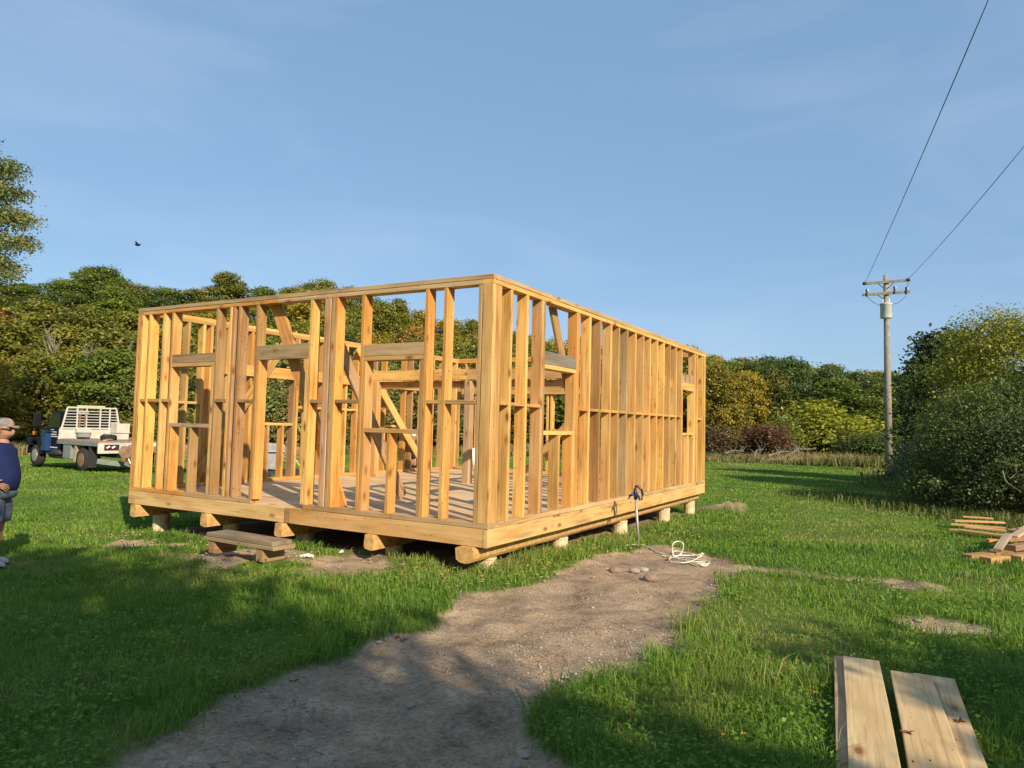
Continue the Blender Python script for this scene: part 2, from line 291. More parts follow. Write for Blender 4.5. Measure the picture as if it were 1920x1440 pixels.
def hB(name,t0,t1,z0,z1,s0=0,s1=SW,c=None,**k):
    vert=(z1-z0)>(s1-s0); return board(name,(t0+.001,(s0+s1)/2,(z0+z1)/2),(t1-.001,(s0+s1)/2,(z0+z1)/2),(0,0,1) if vert else (0,1,0),max(z1-z0,s1-s0),min(z1-z0,s1-s0)-.001,house,c,**k)
TP=ZT-.11
# wall A (left hand, faces the camera's left)
board('corner_stud',(.025,.0725,ZD+.001),(.025,.0725,ZT-.111),(0,1,0),.145,.05,house,(.62,.39,.145,1),cham=.007,segs=8,wob=.003,label='wide weathered corner stud with a barky left edge'); board('stud',(.124,.03,ZD),(.124,.03,ZT-.112),(0,1,0),.05,.14,house,TAN+(1,)); studA(.15,.004,c=(.46,.30,.14,1))
for s in (.62,.886,1.86,2.31,2.365,2.43,2.482,2.742,3.765,4.13,4.248,4.31,4.60,5.605,5.82,6.167,6.35,6.402,6.45): studA(s,c={4.248:(.42,.25,.13,1),2.43:(.55,.33,.19,1),2.482:(.5,.3,.17,1),2.365:(.42,.31,.16,1)}.get(s))
for s,z0,z1 in ((.937,ZD,2.343),(1.808,ZD,2.343),(2.794,ZD,2.402),(3.712,ZD,2.402),(4.652,ZD,2.343),(5.553,ZD,1.46)): studA(s,z0=z0,z1=z1,name='jack_stud')
studA(1.40,z1=1.468,name='cripple_stud'); studA(5.10,z1=1.455,name='cripple_stud',c=BRWN+(1,)); studA(3.0,.02,z0=2.61,name='cripple_stud') if 0 else None
hA('header',.937,1.857,2.40,2.545,0,.045,c=(.46,.31,.17,1)); hA('header_plate',.937,1.857,2.343,2.398,.002,SW,c=TAN+(1,))
hA('header',2.794,3.763,2.402,2.60,0,.045,c=(.37,.27,.14,1),label='weathered brown header board with nail holes')
hA('header',4.652,5.603,2.40,2.53,0,.045,c=(.33,.225,.125,1)); hA('header_plate',4.652,5.603,2.343,2.398,.002,SW,c=TAN+(1,))
hA('window_sill',.989,1.806,1.47,1.525,0,SW,c=TAN+(1,)); hA('window_sill',4.703,5.603,1.457,1.512,0,SW,c=(.42,.3,.17,1))
for a,b in ((.205,.618),(.672,.884),(1.912,2.308),(2.534,2.74),(3.817,4.128),(4.362,4.598),(5.657,5.818),(5.872,6.165),(6.219,6.348)): hA('blocking',a,b,1.822,1.87,.0,SW,c=BRWN+(1,) if random.random()<.5 else TAN+(1,))
# wall B (right hand, lit)
for t in (.441,.818,1.208,1.26,2.29,2.24,2.665,3.04,3.45,3.775,4.134,4.512,4.888,5.222,5.598,5.964,6.329,6.713,7.06,7.989,8.155,8.548,8.708,8.76): studB(t,c={4.134:(.40,.29,.15,1),4.888:TAN+(1,)}.get(t))
studB(.20,SW*.6) if 0 else None
studB(2.188,z1=2.318,name='jack_stud'); studB(7.112,z1=2.37,name='jack_stud'); studB(7.937,z1=2.37,name='jack_stud')
for t in (1.73,2.135): studB(t,z1=1.486,name='cripple_stud')
for t in (7.25,7.53,7.86): studB(t,z1=1.48,name='cripple_stud')
hB('header',1.262,2.188,2.378,2.54,0,.045,c=(.22,.20,.165,1),label='weathered grey header board'); hB('header_plate',1.262,2.186,2.320,2.376,.002,SW,c=PALE+(1,))
hB('window_sill',1.262,2.136,1.487,1.54,0,SW,c=PALE+(1,)); hB('window_sill',7.062,7.937,1.482,1.53,0,SW)
hB('header',7.062,7.937,2.372,2.52,0,.045,c=PALE+(1,))
for t in (7.3,7.6,7.88): hB('blocking',t-.2,t,2.525,2.69,.02,.06,c=(.42,.28,.16,1))
bt=[.2,.441,.818,1.208]
for a,b in zip(bt,bt[1:]): hB('blocking',a,b-.05,1.822,1.862)
bt=[2.29,2.665,3.04,3.45,3.775,4.134,4.512,4.888,5.222,5.598,5.964,6.329,6.713,7.06]
for a,b in zip(bt,bt[1:]): hB('blocking',a,b-.052,1.822,1.862)
hB('blocking',8.157,8.496,1.8,1.84)
for t,z in ((5.2,2.56),(5.576,2.55),(5.94,2.48),(6.305,2.4),(6.69,2.38)): hB('blocking',t-.31,t-.03,z,z+.17,.085,.125,c=(.30,.20,.115,1) if t<6 else TAN+(1,))
# walls C and D (far)
for s in (.16,.56,.97,1.38,1.79,2.20,2.61,2.72,3.62,3.72,4.13,4.54,4.95,5.36,5.77,6.1): studA(s,LB-SW,z0=ZD)
hA('header',2.77,3.6,2.36,2.53,LB-.045,LB); hA('window_sill',2.77,3.6,1.48,1.53,LB-SW,LB)
for t in (.05,.2,.46,.83,1.12,1.27,1.60,1.74,2.12,2.22,3.15,3.22,3.5,3.9,4.3,4.56,4.9,5.24,5.5,5.82,6.53,6.78,7.2,7.6,8.0,8.35,8.6,8.76): studB(t,LA-SW)
hB('window_sill',2.222,3.098,1.49,1.54,LA-SW,LA,c=PALE+(1,)); hB('window_sill',5.82,6.48,1.49,1.54,LA-SW,LA)
for t in (2.55,2.9): studB(t,LA-SW,z1=1.488,name='cripple_stud')
bt=[.2,.46,.83,1.12]
for a,b in zip(bt,bt[1:]): hB('blocking',a,b-.052,1.82,1.865,LA-SW,LA)
bt=[3.22,3.5,3.9,4.3,4.56,4.9,5.24,5.5,5.82]
for a,b in zip(bt,bt[1:]): hB('blocking',a,b-.052,1.82,1.865,LA-SW,LA)
hB('ledger',1.5,4.2,2.36,2.56,LA-SW-.05,LA-SW-.003,c=ORNG+(1,)); hB('ledger',4.205,7.3,2.36,2.56,LA-SW-.05,LA-SW-.003,c=ORNG+(1,)); hA('ledger',.5,LA-.3,2.36,2.56,LB-SW-.05,LB-SW-.003,c=TAN+(1,))
# top plates (two courses) and bottom plates
def plates(z0,z1,lap,cs):
    for k,(a,b) in enumerate(((.0 if lap else SW,3.4),(3.402,LA if lap else LA-SW))): hA('top_plate',a,b,z0,z1,-.004*lap,SW,c=cs[k]); hA('top_plate',a,b,z0,z1,LB-SW,LB,c=None)
    for a,b in ((SW if lap else 0,4.2),(4.202,LB-SW if lap else LB)): hB('top_plate',a,b,z0,z1,-.003*lap,SW,c=cs[2]); hB('top_plate',a,b,z0,z1,LA-SW,LA,c=None)
plates(TP,TP+.054,0,[(.56,.40,.2,1),ORNG+(1,),PALE+(1,)]); plates(TP+.055,ZT,1,[(.46,.32,.17,1),(.42,.3,.17,1),(.5,.34,.17,1)])
hA('bottom_plate',.0,2.79,zp,ZD,0,SW,c=(.44,.30,.16,1)); hA('bottom_plate',3.766,5.2,zp,ZD,0,SW,c=(.44,.29,.15,1)); hA('bottom_plate',5.202,LA,zp,ZD,0,SW,c=ORNG+(1,))
hB('bottom_plate',SW+.002,3.6,zp,ZD,0,SW,c=(.54,.38,.19,1)); hB('bottom_plate',3.602,LB,zp,ZD,0,SW,c=(.54,.38,.19,1))
hA('bottom_plate',SW,LA-SW,zp,ZD,LB-SW,LB); hB('bottom_plate',SW,LB,zp,ZD,LA-SW,LA)
# braces, interior post and beam
hb=lambda p0,p1,wd,w_=.17,t_=.04,**k: board('brace',p0,p1,wd,w_,t_,house,**k)
hb((SW+.022,3.62,3.2),(SW+.022,2.28,.50),(0,1,.5),.2)
hb((SW+.2,2.66,2.75),(1.93,2.66,.52),(0,1,0),.16,.045,c=None) if 0 else board('brace',(SW+.05,2.66,2.95),(1.86,2.66,.50),(1,0,.7),.17,.045,house,(.42,.27,.15,1))
hb((.92,LA-SW-.075,.55),(2.9,LA-SW-.075,3.2),(1,0,-.5),.16); hb((4.75,LA-SW-.08,3.15),(7.15,LA-SW-.08,.6),(1,0,.5),.18,color=PALE+(1,))
hb((1.75,SW+.024,3.2),(3.1,SW+.024,.5),(1,0,.5),.16,color=BRWN+(1,)); hb((LB-SW-.075,4.25,.5),(LB-SW-.075,1.9,3.0),(0,1,.5),.17)
board('post',(4.95,3.57,.46),(4.95,3.57,2.44),(0,1,0),.15,.14,house,(.42,.29,.165,1),cham=.01)
board('post',(4.95,.45,.46),(4.95,.45,2.44),(0,1,0),.15,.14,house,TAN+(1,),cham=.01)
hA('interior_beam',.17,3.6,2.46,2.67,4.90,4.97,c=TAN+(1,)); hA('interior_beam',3.602,LA-.22,2.46,2.67,4.90,4.97,c=PALE+(1,)); hA('interior_beam',.17,LA-.2,2.30,2.45,5.03,5.08,c=TAN+(1,))
board('post',(4.95,5.9,.46),(4.95,5.9,2.44),(0,1,0),.15,.14,house,TAN+(1,),cham=.01)
# deck
y=0.05; k=0
while y<LB-.06:
    wv=min(random.uniform(.24,.29),LB-.05-y)
    cut=random.uniform(2,4.5); cc=[FLOORC[i]*random.uniform(.86,1.12) for i in range(3)]
    for a,b in ((.052,cut),(cut+.003,LA-.052)):
        kk=random.uniform(.9,1.07); board('floor_board',(y+wv/2,a,.452),(y+wv/2,b,.452),(1,0,0),wv-.004,.02,house,(FLOORC[0]*kk,FLOORC[1]*kk,FLOORC[2]*kk,1),cham=.003,wob=.0006)
    y+=wv
hA('rim_board',.052,3.02,ZB,zp-.003,.0,.05,c=(.60,.37,.15,1)); hA('rim_board',3.13,LA,ZB+.002,zp-.003,.0,.05,c=(.66,.44,.19,1)); board('rim_splice',(.03,3.022,.36),(.03,3.128,.36),(0,0,1),.19,.05,house,BRWN+(1,))
hB('rim_board',-.006,2.9,ZB,zp-.003,0,.05,c=(.66,.42,.17,1)); hB('rim_board',2.903,5.9,ZB,zp-.003,0,.05,c=(.66,.40,.15,1)); hB('rim_board',5.903,LB,ZB,zp-.003,0,.05,c=(.66,.42,.17,1))
hA('rim_board',.052,LA-.052,ZB,zp-.003,LB-.05,LB); hB('rim_board',.052,LB,ZB,zp-.003,LA-.05,LA)
for i in range(21):
    t=.45+i*.4; hA('joist',.052,LA-.052,ZB+.002,.44,t,t+.045,c=TAN+(1,))
BEND=simple('end grain log wood',(.56,.33,.12),.85,.35,14,bmp=.4)
LOGM=simple('peeled log',(.58,.46,.28),.85,.25,5,bmp=.35)
PIERM=simple('pale concrete tube pier',(.60,.48,.30),.9,.35,9,bmp=.35)
beams=[(.255,.12),(1.62,.07),(3.15,.068),(4.63,.07),(6.28,.07)]
for i,(s,hw) in enumerate(beams):
    z0,z1=.085,ZB-.002; n=9
    if i==0: prof=[(-hw,z1-.02),(-hw*.6,z1),(hw*.75,z1),(hw,z1-.03),(hw*1.03,z1-.07),(hw*.95,z0+.05),(hw*.7,z0+.015),(hw*.2,z0-.01),(-hw*.5,z0),(-hw*.93,z0+.035)]
    else: prof=[(-hw*.8,z1),(hw*.85,z1),(hw*1.0,z1-.03),(hw*1.05,z0+.0),(hw*.2,z0-.006),(-hw*.95,z0+.012),(-hw*1.05,z0+.05),(-hw*.92,z0+.12)]
    V=[];F=[];m_=len(prof); segs=24
    for j in range(segs+1):
        t=-.06+(LB+.08)*j/segs
        for q,(a,b) in enumerate(prof): V.append((t,s-a+random.uniform(-1,1)*.004,b+(0 if b>z1-.03 else random.uniform(-1,1)*.005)))
    for j in range(segs):
        for q in range(m_): F.append((j*m_+q,j*m_+(q+1)%m_,(j+1)*m_+(q+1)%m_,(j+1)*m_+q))
    F+=[tuple(range(m_)),tuple(segs*m_+q for q in range(m_))[::-1]]
    MB().add(V,F).build('floor_beam',BEND,house)
    for t in (.42,2.3,4.53,6.78,8.5):
        p=W(s,t); zg=gz(p.x,p.y); r=.115+random.uniform(-.008,.01); zz=z0+.004; V=[];F=[]
        for j,(z,k) in enumerate(((zg-.25,1.06),(zg+.02,1.03),((zg+zz)/2,1),(zz-.03,.98),(zz-.022,1.03),(zz,1.0))):
            for q in range(16): an=2*PI*q/16; V.append((t+math.cos(an)*r*k*random.uniform(.985,1.015),s+math.sin(an)*r*k,z-0))
        for j in range(5):
            for q in range(16): F.append((j*16+q,j*16+(q+1)%16,(j+1)*16+(q+1)%16,(j+1)*16+q))
        F.append(tuple(5*16+q for q in range(16)))
        MB().add(V,F).build('pier',PIERM,house,smooth=False)
# ---------------------------------------------------------------- trees
def crown_np(n,lobes,leaf,seed,k=9,spread=.3,tri=False,droop=0.):
    """leaf quads clustered on sprays over lobes (cx,cy,cz,r,rz)"""
    R=np.random.default_rng(seed); lo=np.array(lobes,float); wgt=lo[:,3]**2; wgt/=wgt.sum()
    nc=n//k; li=R.choice(len(lo),nc,p=wgt); d=R.normal(size=(nc,3)); d/=np.linalg.norm(d,axis=1)[:,None]; d[:,2]=np.where((d[:,2]<-.3)&(R.random(nc)<.6),-d[:,2],d[:,2])
    rad=R.uniform(.55,1.04,nc)**.6; c=lo[li,:3]+d*np.stack([lo[li,3],lo[li,3],lo[li,4]],1)*rad[:,None]
    ct=R.random(nc)*.55+.45*R.random(len(lo))[li]
    ci=np.repeat(np.arange(nc),k); m=len(ci)
    off=R.normal(size=(m,3))*np.array([1,1,.55])*(spread*lo[li[ci],3])[:,None]; off[:,2]-=droop*np.hypot(off[:,0],off[:,1])
    P=c[ci]+off; nrm=d[ci]*.6+R.normal(size=(m,3))*.55+np.array([0,0,.5]); nrm/=np.linalg.norm(nrm,axis=1)[:,None]
    u=np.cross(nrm,R.normal(size=(m,3))); u/=np.linalg.norm(u,axis=1)[:,None]; v=np.cross(nrm,u)
    s=leaf*R.uniform(.6,1.35,m)[:,None]; a=P+u*s*.62; b=P+v*s*.36; c2=P-u*s*.62; e=P-v*s*.36
    V=np.stack([a,b,c2,e],1).reshape(-1,3); Q=np.arange(m*4).reshape(-1,4)
    tint=np.clip(ct[ci]*.75+R.random(m)*.35-.05,0,1)
    return V,Q,np.repeat(tint,4)
def lobes_round(seed,n=16,rx=.33,z0=.25,z1=1.0,lr=.17):
    R=np.random.default_rng(seed); o=[]
    for i in range(n):
        f=(i+.5)/n; z=z0+(z1-z0-lr)*f; prof=math.sin(PI*min(1,(.22+.72*f)))**.7; a=i*2.4+R.uniform(-.4,.4); rr=(rx-lr*.5)*prof*R.uniform(.6,1.15) if i<n-1 else 0
        o.append((rr*math.cos(a),rr*math.sin(a),z,lr*R.uniform(.6,1.35),lr*R.uniform(.45,.8)))
    o.append((0,0,(z0+z1)/2,rx*.55,(z1-z0)*.33)); return o
def crown_mesh(name,*a,**k):
    V,Q,t=crown_np(*a,**k); me=mesh_np(name,V,quads=Q,attrs={'tint':t}); me.materials.append(LEAF); return me
def trunk_mesh(name,h=.7,r=.022,seed=0,limbs=6,spread=.22):
    R=random.Random(seed); mb=MB(); mb.tube([(0,0,-.06),(.004,0,h*.3),(-.01,.008,h*.6),(0,0,h)],[r*1.3,r,r*.75,r*.3],7)
    for i in range(limbs):
        z=h*(.25+.65*i/limbs); a=R.uniform(0,6.28); l=spread*R.uniform(.7,1.2); mb.tube([(0,0,z),(l*.5*math.cos(a),l*.5*math.sin(a),z+l*.45),(l*math.cos(a),l*math.sin(a),z+l*1.0)],[r*.5,r*.35,r*.1],5)
    me=bpy.data.meshes.new(name); me.from_pydata([tuple(v) for v in mb.v],[],mb.f); me.update(); me.materials.append(BARK); return me
CR=[crown_mesh('crown_%d'%i,15000,lobes_round(i,n=[22,27,19,25,20][i],rx=[.34,.30,.38,.33,.27][i],z0=[.2,.12,.22,.1,.12][i],lr=[.135,.115,.15,.12,.11][i]),.0235,100+i,spread=.26) for i in range(5)]
TR=[trunk_mesh('trunk_%d'%i,seed=i) for i in range(3)]
BUSH=[crown_mesh('bush_%d'%i,5200,[(math.cos(q*1.9+i)*.3*(q%3)/2,math.sin(q*1.9+i)*.3*(q%3)/2,.28+.1*(q%4),.28,.26) for q in range(9)],.04,200+i,spread=.33) for i in range(3)]
G_GR=(.155,.205,.034);G_OL=(.215,.215,.036);G_YE=(.36,.27,.035);G_DK=(.085,.12,.03);G_OR=(.36,.21,.05);G_LT=(.10,.15,.025);G_RED=(.20,.10,.055)
def tree(x,y,h,wd,colr,label,group,cm=None,name='tree',tr=None,cat='tree',sink=0):
    z=gz(x,y)-sink; e=empty(name,(x,y,z),random.uniform(0,6.28),label,cat,group)
    c=link('crown',cm or random.choice(CR),parent=e); c.scale=(wd/.66,wd/.66,h); k=random.uniform(.85,1.15); c.color=(colr[0]*k,colr[1]*k,colr[2]*k,1)
    t=link('trunk',tr or random.choice(TR),parent=e); t.scale=(wd/.8,wd/.8,h)
    return e
SKY=[(-300,520),(0,515),(60,520),(110,516),(130,503),(150,498),(185,500),(200,514),(240,525),(300,531),(350,530),(400,525),(425,513),(450,525),(500,531),(560,533),(577,518),(600,530),(640,540),(700,552),(740,566),(760,571),(830,588),(870,600),(910,606),(1000,622),(1060,637),(1160,642),(1275,643),(1300,645),(1330,655),(1370,666),(1400,661),(1440,668),(1468,655),(1490,672),(1520,682),(1560,680),(1585,674),(1620,686),(1700,690),(2200,690)]
def skyy(px): return float(np.interp(px,[a for a,b in SKY],[b for a,b in SKY]))
MARKS=[(0,'just outside the left picture edge'),(70,'above the man in the cap'),(120,'above the truck cab'),(250,'above the truck rack'),(330,'behind the left wall corner'),(410,'behind the leftmost window header'),(480,'left of the doorway header'),(600,'behind the doorway header'),(680,'right of the doorway'),(800,'behind the third header'),(900,'left of the near corner post'),(1020,'right of the near corner post'),(1090,'behind the grey header'),(1320,'behind the long stud wall'),(1400,'just right of the far corner'),(1480,'above the brush pile'),(1600,'above the yellow green bush'),(1700,'around the utility pole'),(1800,'behind the dark tree'),(9999,'beyond the right picture edge')]
ROWN=['front row','second row','middle','upper part','skyline']
names={'g':'green tree','o':'olive tree','y':'yellowing tree','d':'dark green tree','r':'orange brown tree'}
names['s']='sage green tree'
cols={'s':(.25,.245,.085),'g':G_GR,'o':G_OL,'y':G_YE,'d':G_DK,'r':G_OR}
for ri,(D,fr,stp) in enumerate(((60,.50,4.0),(68,.66,3.8),(78,.80,3.9),(90,.92,3.9),(103,1.0,3.8))):
    az=-.72
    while az<.66:
        daz=stp/D*random.uniform(.85,1.15); az+=daz; DD=D+random.uniform(-2.5,2.5)
        px=960+math.tan(az)*FPX; left=az<.1
        if not left and ri==0: continue
        x,y=DD*math.sin(az),DD*math.cos(az)
        yh=797+.0241*(px-960); el=(yh-skyy(px))/math.hypot(FPX,px-960)
        f=fr if ri==4 else fr*random.uniform(.86,1.06)
        if not left: f=[0,.78,.86,.94,1.0][ri]*random.uniform(.93,1.03) if ri<4 else 1
        top=CZ+el*f*DD*(random.uniform(.955,1.03) if ri==4 else 1); h=(top-gz(x,y))*(1.06 if left else 1.03)
        h=max(4.5,h)
        kk=random.choices('goydr',([4,5.5,1.2,1.2,.1] if left else [3,3,1.8,3,.0]))[0]
        if left and px<140 and ri<3: kk=(random.choice('ro') if px<75 and ri in (1,2) else random.choice('goy'))
        elif left and ri==0: kk=random.choice('ssog')
        if 560<px<900 and ri>2: kk=random.choice('oyrg')
        wd=random.uniform(5.6,7.6)*(.9 if h<8 else 1.08)
        lm=[l for q_,l in MARKS if px<q_][0]
        tree(x,y,h,wd,cols[kk],names[kk]+' in the '+ROWN[ri]+' of the wood, '+lm,'trees in the wood behind the house frame' if left else 'trees at the far right edge of the field')
# skyline accents
tree(*atd(163,600,92)[:2],CZ+.2115*92-gz(*atd(163,600,92)[:2]),5.8,G_GR,'tall green crown standing above the left skyline',None,CR[4])
tree(*atd(578,600,96)[:2],CZ+.197*96-gz(*atd(578,600,96)[:2]),3.6,G_DK,'narrow dark tree tip above the skyline behind the left wall',None,CR[4])
# far right individual trees and shrubs in front of the wood
def place(px,D,topy,wd,colr,label,cm,name='shrub',cat='shrub',group=None):
    p=atd(px,800,D); yh=797+.0241*(px-960); top=CZ+(yh-topy)/FPX*D; tree(p.x,p.y,top-gz(p.x,p.y),wd,colr,label,group,cm,name,cat=cat)
place(1345,60,672,4.6,(.25,.21,.03),'olive gold tree directly right of the far frame corner',CR[1],'tree','tree'); place(1408,62,690,3.9,G_YE,'golden yellow tree in front of the far wood',CR[4],'tree','tree'); place(1385,61,728,2.2,G_DK,'slim dark evergreen between two golden trees',CR[4],'tree','tree')
place(1450,63,683,4.4,(.15,.15,.03),'dark olive tree left of the tall green tree',CR[1],'tree','tree'); place(1478,64,660,4.8,(.10,.155,.035),'tall green tree in the middle of the far right wood',CR[0],'tree','tree'); place(1545,65,681,4.4,(.065,.10,.04),'dark blue green tree behind the yellow bush',CR[3],'tree','tree')
place(1535,56,738,4.8,(.28,.29,.03),'large rounded yellow green bush in front of the far wood',BUSH[0]); place(1500,57,778,3.4,(.15,.19,.035),'green bush left of the large yellow green bush',BUSH[1])
place(1468,54,764,2.2,(.22,.26,.04),'small light green bush beside the red brown shrub',BUSH[2]); place(1437,52,784,3.0,G_RED,'red brown shrub at the edge of the field',BUSH[1]); place(1342,52,790,3.2,(.19,.13,.07),'dull brown shrub beside the far frame corner',BUSH[2])
place(1610,58,780,4.5,(.13,.17,.04),'mid green bush left of the utility pole',BUSH[0]); place(1640,50,800,3.0,(.10,.14,.04),'low green bush at the foot of the far wood',BUSH[1]);place(1585,54,800,2.6,(.22,.20,.08),'faded grey green bush behind the weeds',BUSH[2])
# left edge undergrowth
LBL=['green bush','olive bush','yellowing bush','brown thicket']
for i in range(26):
    px=-60+i*36+random.uniform(-14,14); D=random.uniform(51,58); q=random.choice([0,1,1,2,3]); c=[(.18,.22,.06),(.24,.22,.07),(.33,.30,.07),(.24,.18,.09)][q]
    place(px,D,random.choice([random.uniform(700,740),random.uniform(745,795)]),random.uniform(2.6,5.2),c,LBL[q]+' at the foot of the wood, '+[l for q_,l in MARKS if px<q_][0],BUSH[i%3],group='undergrowth bushes along the foot of the left wood')
for i,(px,ty,D,c,nm) in enumerate(((20,640,57,(.33,.22,.06),'rusty gold bush like tree at the left edge of the wood'),(15,690,55,(.14,.18,.055),'pale green bushy tree above the man in the cap'),(240,690,57,(.14,.17,.055),'grey green bushy tree behind the flatbed truck'))): place(px,D,ty,5.6,c,nm,CR[i],'tree','tree')
# bare pale tree at left
def bare(px,D,y0,y1,label,sd):
    p=atd(px,800,D); zb=gz(p.x,p.y); yh=797+.0241*(px-960); top=CZ+(yh-y0)/FPX*D-zb; R=random.Random(sd)
    e=empty('bare_tree',(p.x,p.y,zb),0,label,'tree'); mb=MB(); mb2=MB(); mb.tube([(0,0,-.2),(.1,0,top*.35),(-.1,.1,top*.6),(.05,0,top)],[.11,.09,.06,.02],6)
    for i in range(16):
        z=top*R.uniform(.3,.85); a=R.uniform(0,6.28); l=top*R.uniform(.14,.28); c,s=math.cos(a)*l*.45,math.sin(a)*l*.45
        mb2.tube([(0,0,z),(c*.6,s*.6,z+l*.5),(c,s,z+l)],[.05,.035,.012],5)
        for j in range(4): 
            f=R.uniform(.3,.9); b=R.uniform(0,6.28); m_=l*.4; mb2.tube([(c*f,s*f,z+l*f),(c*f+math.cos(b)*m_*.5,s*f+math.sin(b)*m_*.5,z+l*f+m_)],[.022,.008],4)
    mb.build('trunk',PALEB,e); mb2.build('branches',PALEB,e)
PALEB=simple('pale bark',(.20,.18,.14),.9,.3,5,bmp=.3)
bare(92,54,618,800,'bare pale grey forked tree in front of the left wood',3); bare(168,54,655,800,'thin bare sapling right of the forked bare tree',5); bare(233,54,650,800,'thin bare trunk just left of the frame',8)
# poplar at left edge
def poplar():
    D=33.; p=atd(-100,800,D); zb=gz(p.x,p.y); e=empty('poplar_tree',(p.x,p.y,zb),0,'tall loose leaved poplar cut off by the left edge of the picture','tree')
    R=random.Random(4); lob=[]; mb=MB(); mb2=MB(); mb.tube([(0,0,-.3),(.1,0,5),(0,.1,9.5),(.1,0,14.2)],[.3,.24,.15,.04],8)
    for i in range(40):
        f=i/39; z=7.6+6.7*f; a=i*2.4; reach=(.9+1.75*math.sin(PI*min(1,.18+.8*(1-f)))**.8)*R.uniform(.75,1.1)
        c,s=math.cos(a),math.sin(a); mb2.tube([(0,0,z-1.2),(c*reach*.5,s*reach*.5,z-.3),(c*reach,s*reach,z+.1)],[.07,.04,.01],5)
        lob+=[(c*reach,s*reach,z+.1,.55,.4),(c*reach*.62,s*reach*.62,z-.15,.6,.45)]
    for z,rx in ((8.5,2.9),(9.1,2.3),(10.0,3.3),(11.3,2.8),(12.6,2.2),(13.6,2.0),(14.2,1.3)): lob+=[(rx-.4,-.3,z,.5,.35),(rx-.9,.2,z+.2,.6,.45)]
    V,Q,t=crown_np(38000,lob,.11,77,k=10,spread=.42,droop=.2); me=mesh_np('crown',V,quads=Q,attrs={'tint':t}); me.materials.append(LEAF); c=link('crown',me,parent=e); c.color=(.23,.25,.09,1)
    mb.build('trunk',BARK,e); mb2.build('branches',BARK,e)
poplar()
# big shrubs/trees at right
def bigtree(px,D,lob,n,leaf,colr,label,seed,name='tree',th=3.,tint=None,cat='tree'):
    p=atd(px,800,D); zb=gz(p.x,p.y); e=empty(name,(p.x,p.y,zb),0,label,cat)
    V,Q,t=crown_np(n,lob,leaf,seed,k=10,spread=.34,droop=.1); me=mesh_np('crown',V,quads=Q,attrs={'tint':t}); me.materials.append(LEAF); c=link('crown',me,parent=e); c.color=(*colr,1)
    mb=MB(); R=random.Random(seed)
    mb.tube([(0,0,-.2),(.05,0,th*.5),(0,0,th)],[.16,.12,.04],7)
    for l in lob[::2]:
        mb.tube([(0,0,th*R.uniform(.05,.4)),(l[0]*.5+R.uniform(-.2,.2),l[1]*.5,l[2]*.55),(l[0],l[1],l[2])],[.06,.04,.012],5)
    mb.build('trunk',BARK,e); return e
def dome(R_,H,n,lr,sd,z0=.5):
    R=random.Random(sd); o=[]
    for q in range(n//2):
        a=R.uniform(0,6.28); f=R.uniform(.1,1); rr=R_*math.sqrt(1-f*f*.8)*R.uniform(.85,1.12); o.append((rr*math.cos(a),rr*math.sin(a),z0+(H-z0)*f*R.uniform(.85,1.0),lr*R.uniform(.25,.5),lr*R.uniform(.4,.8)))
    for i in range(n):
        f=(i+.5)/n; a=i*2.4; z=z0+(H-z0-lr*.7)*f; rr=(R_-lr)*math.sqrt(max(0,1-(f*.98)**2.2))*R.uniform(.75,1.05); o.append((rr*math.cos(a),rr*math.sin(a),z,lr*R.uniform(.8,1.2),lr*.8))
    return o
bigtree(1785,27,dome(2.25,5.95,34,.7,1,.3),22000,.13,(.06,.085,.035),'dark leaved rounded tree right of the utility pole',301)
bigtree(1905,21,dome(2.9,5.55,44,.7,2,1.2),44000,.07,(.25,.26,.035),'yellow green spreading tree at the right edge',302)
bigtree(1845,17.6,dome(2.05,3.05,34,.5,3,.2),32000,.055,(.12,.165,.045),'dark tangled bush in front of the yellow green tree',303,'shrub',2.,cat='shrub')
bigtree(1935,16.2,dome(1.9,2.5,30,.5,4,.2),26000,.055,(.11,.14,.05),'dense shadowed bush at the right edge above the grass',304,'shrub',1.8,cat='shrub')
bigtree(1728,22.5,dome(.95,1.75,16,.36,5,.2),9000,.06,(.16,.20,.11),'small silvery green bush at the foot of the pole',305,'shrub',1.2,cat='shrub')
bigtree(1712,27,dome(1.2,1.15,14,.4,6,.1),6000,.07,(.12,.10,.055),'low brownish shrub behind the silvery bush',306,'shrub',1.,cat='shrub')
bigtree(1760,19.5,dome(1.0,1.0,12,.4,8,.1),8000,.05,(.10,.085,.05),'low brown green bramble left of the tangled bush',308,'shrub',.8,cat='shrub')
bigtree(2090,17,dome(3.0,4.4,30,.7,12,.2),16000,.08,(.10,.13,.04),'bushy tree just beyond the right edge',312)
# trees behind the photographer, whose shade lies over the foreground
def shade(c,v,h,wd,cm,label):
    v+=.3; x=.870*c-.492*v; y=.492*c+.870*v; tree(x,y,h,wd,G_GR,label,None,cm)
shade(-1.6,-9.2,10.7,7.8,CR[0],'broad green tree behind the camera casting the foreground shade'); shade(-7.5,-8.5,10.2,8,CR[2],'wide green tree behind the camera to the left')
shade(5.0,-8.6,6.6,4.6,CR[3],'smaller tree behind the camera to the right'); shade(.9,-10.5,9.3,5.0,CR[1],'green tree behind the camera between two broad ones'); shade(-3.,-7.0,8.8,6,CR[3],'lower tree right behind the camera')
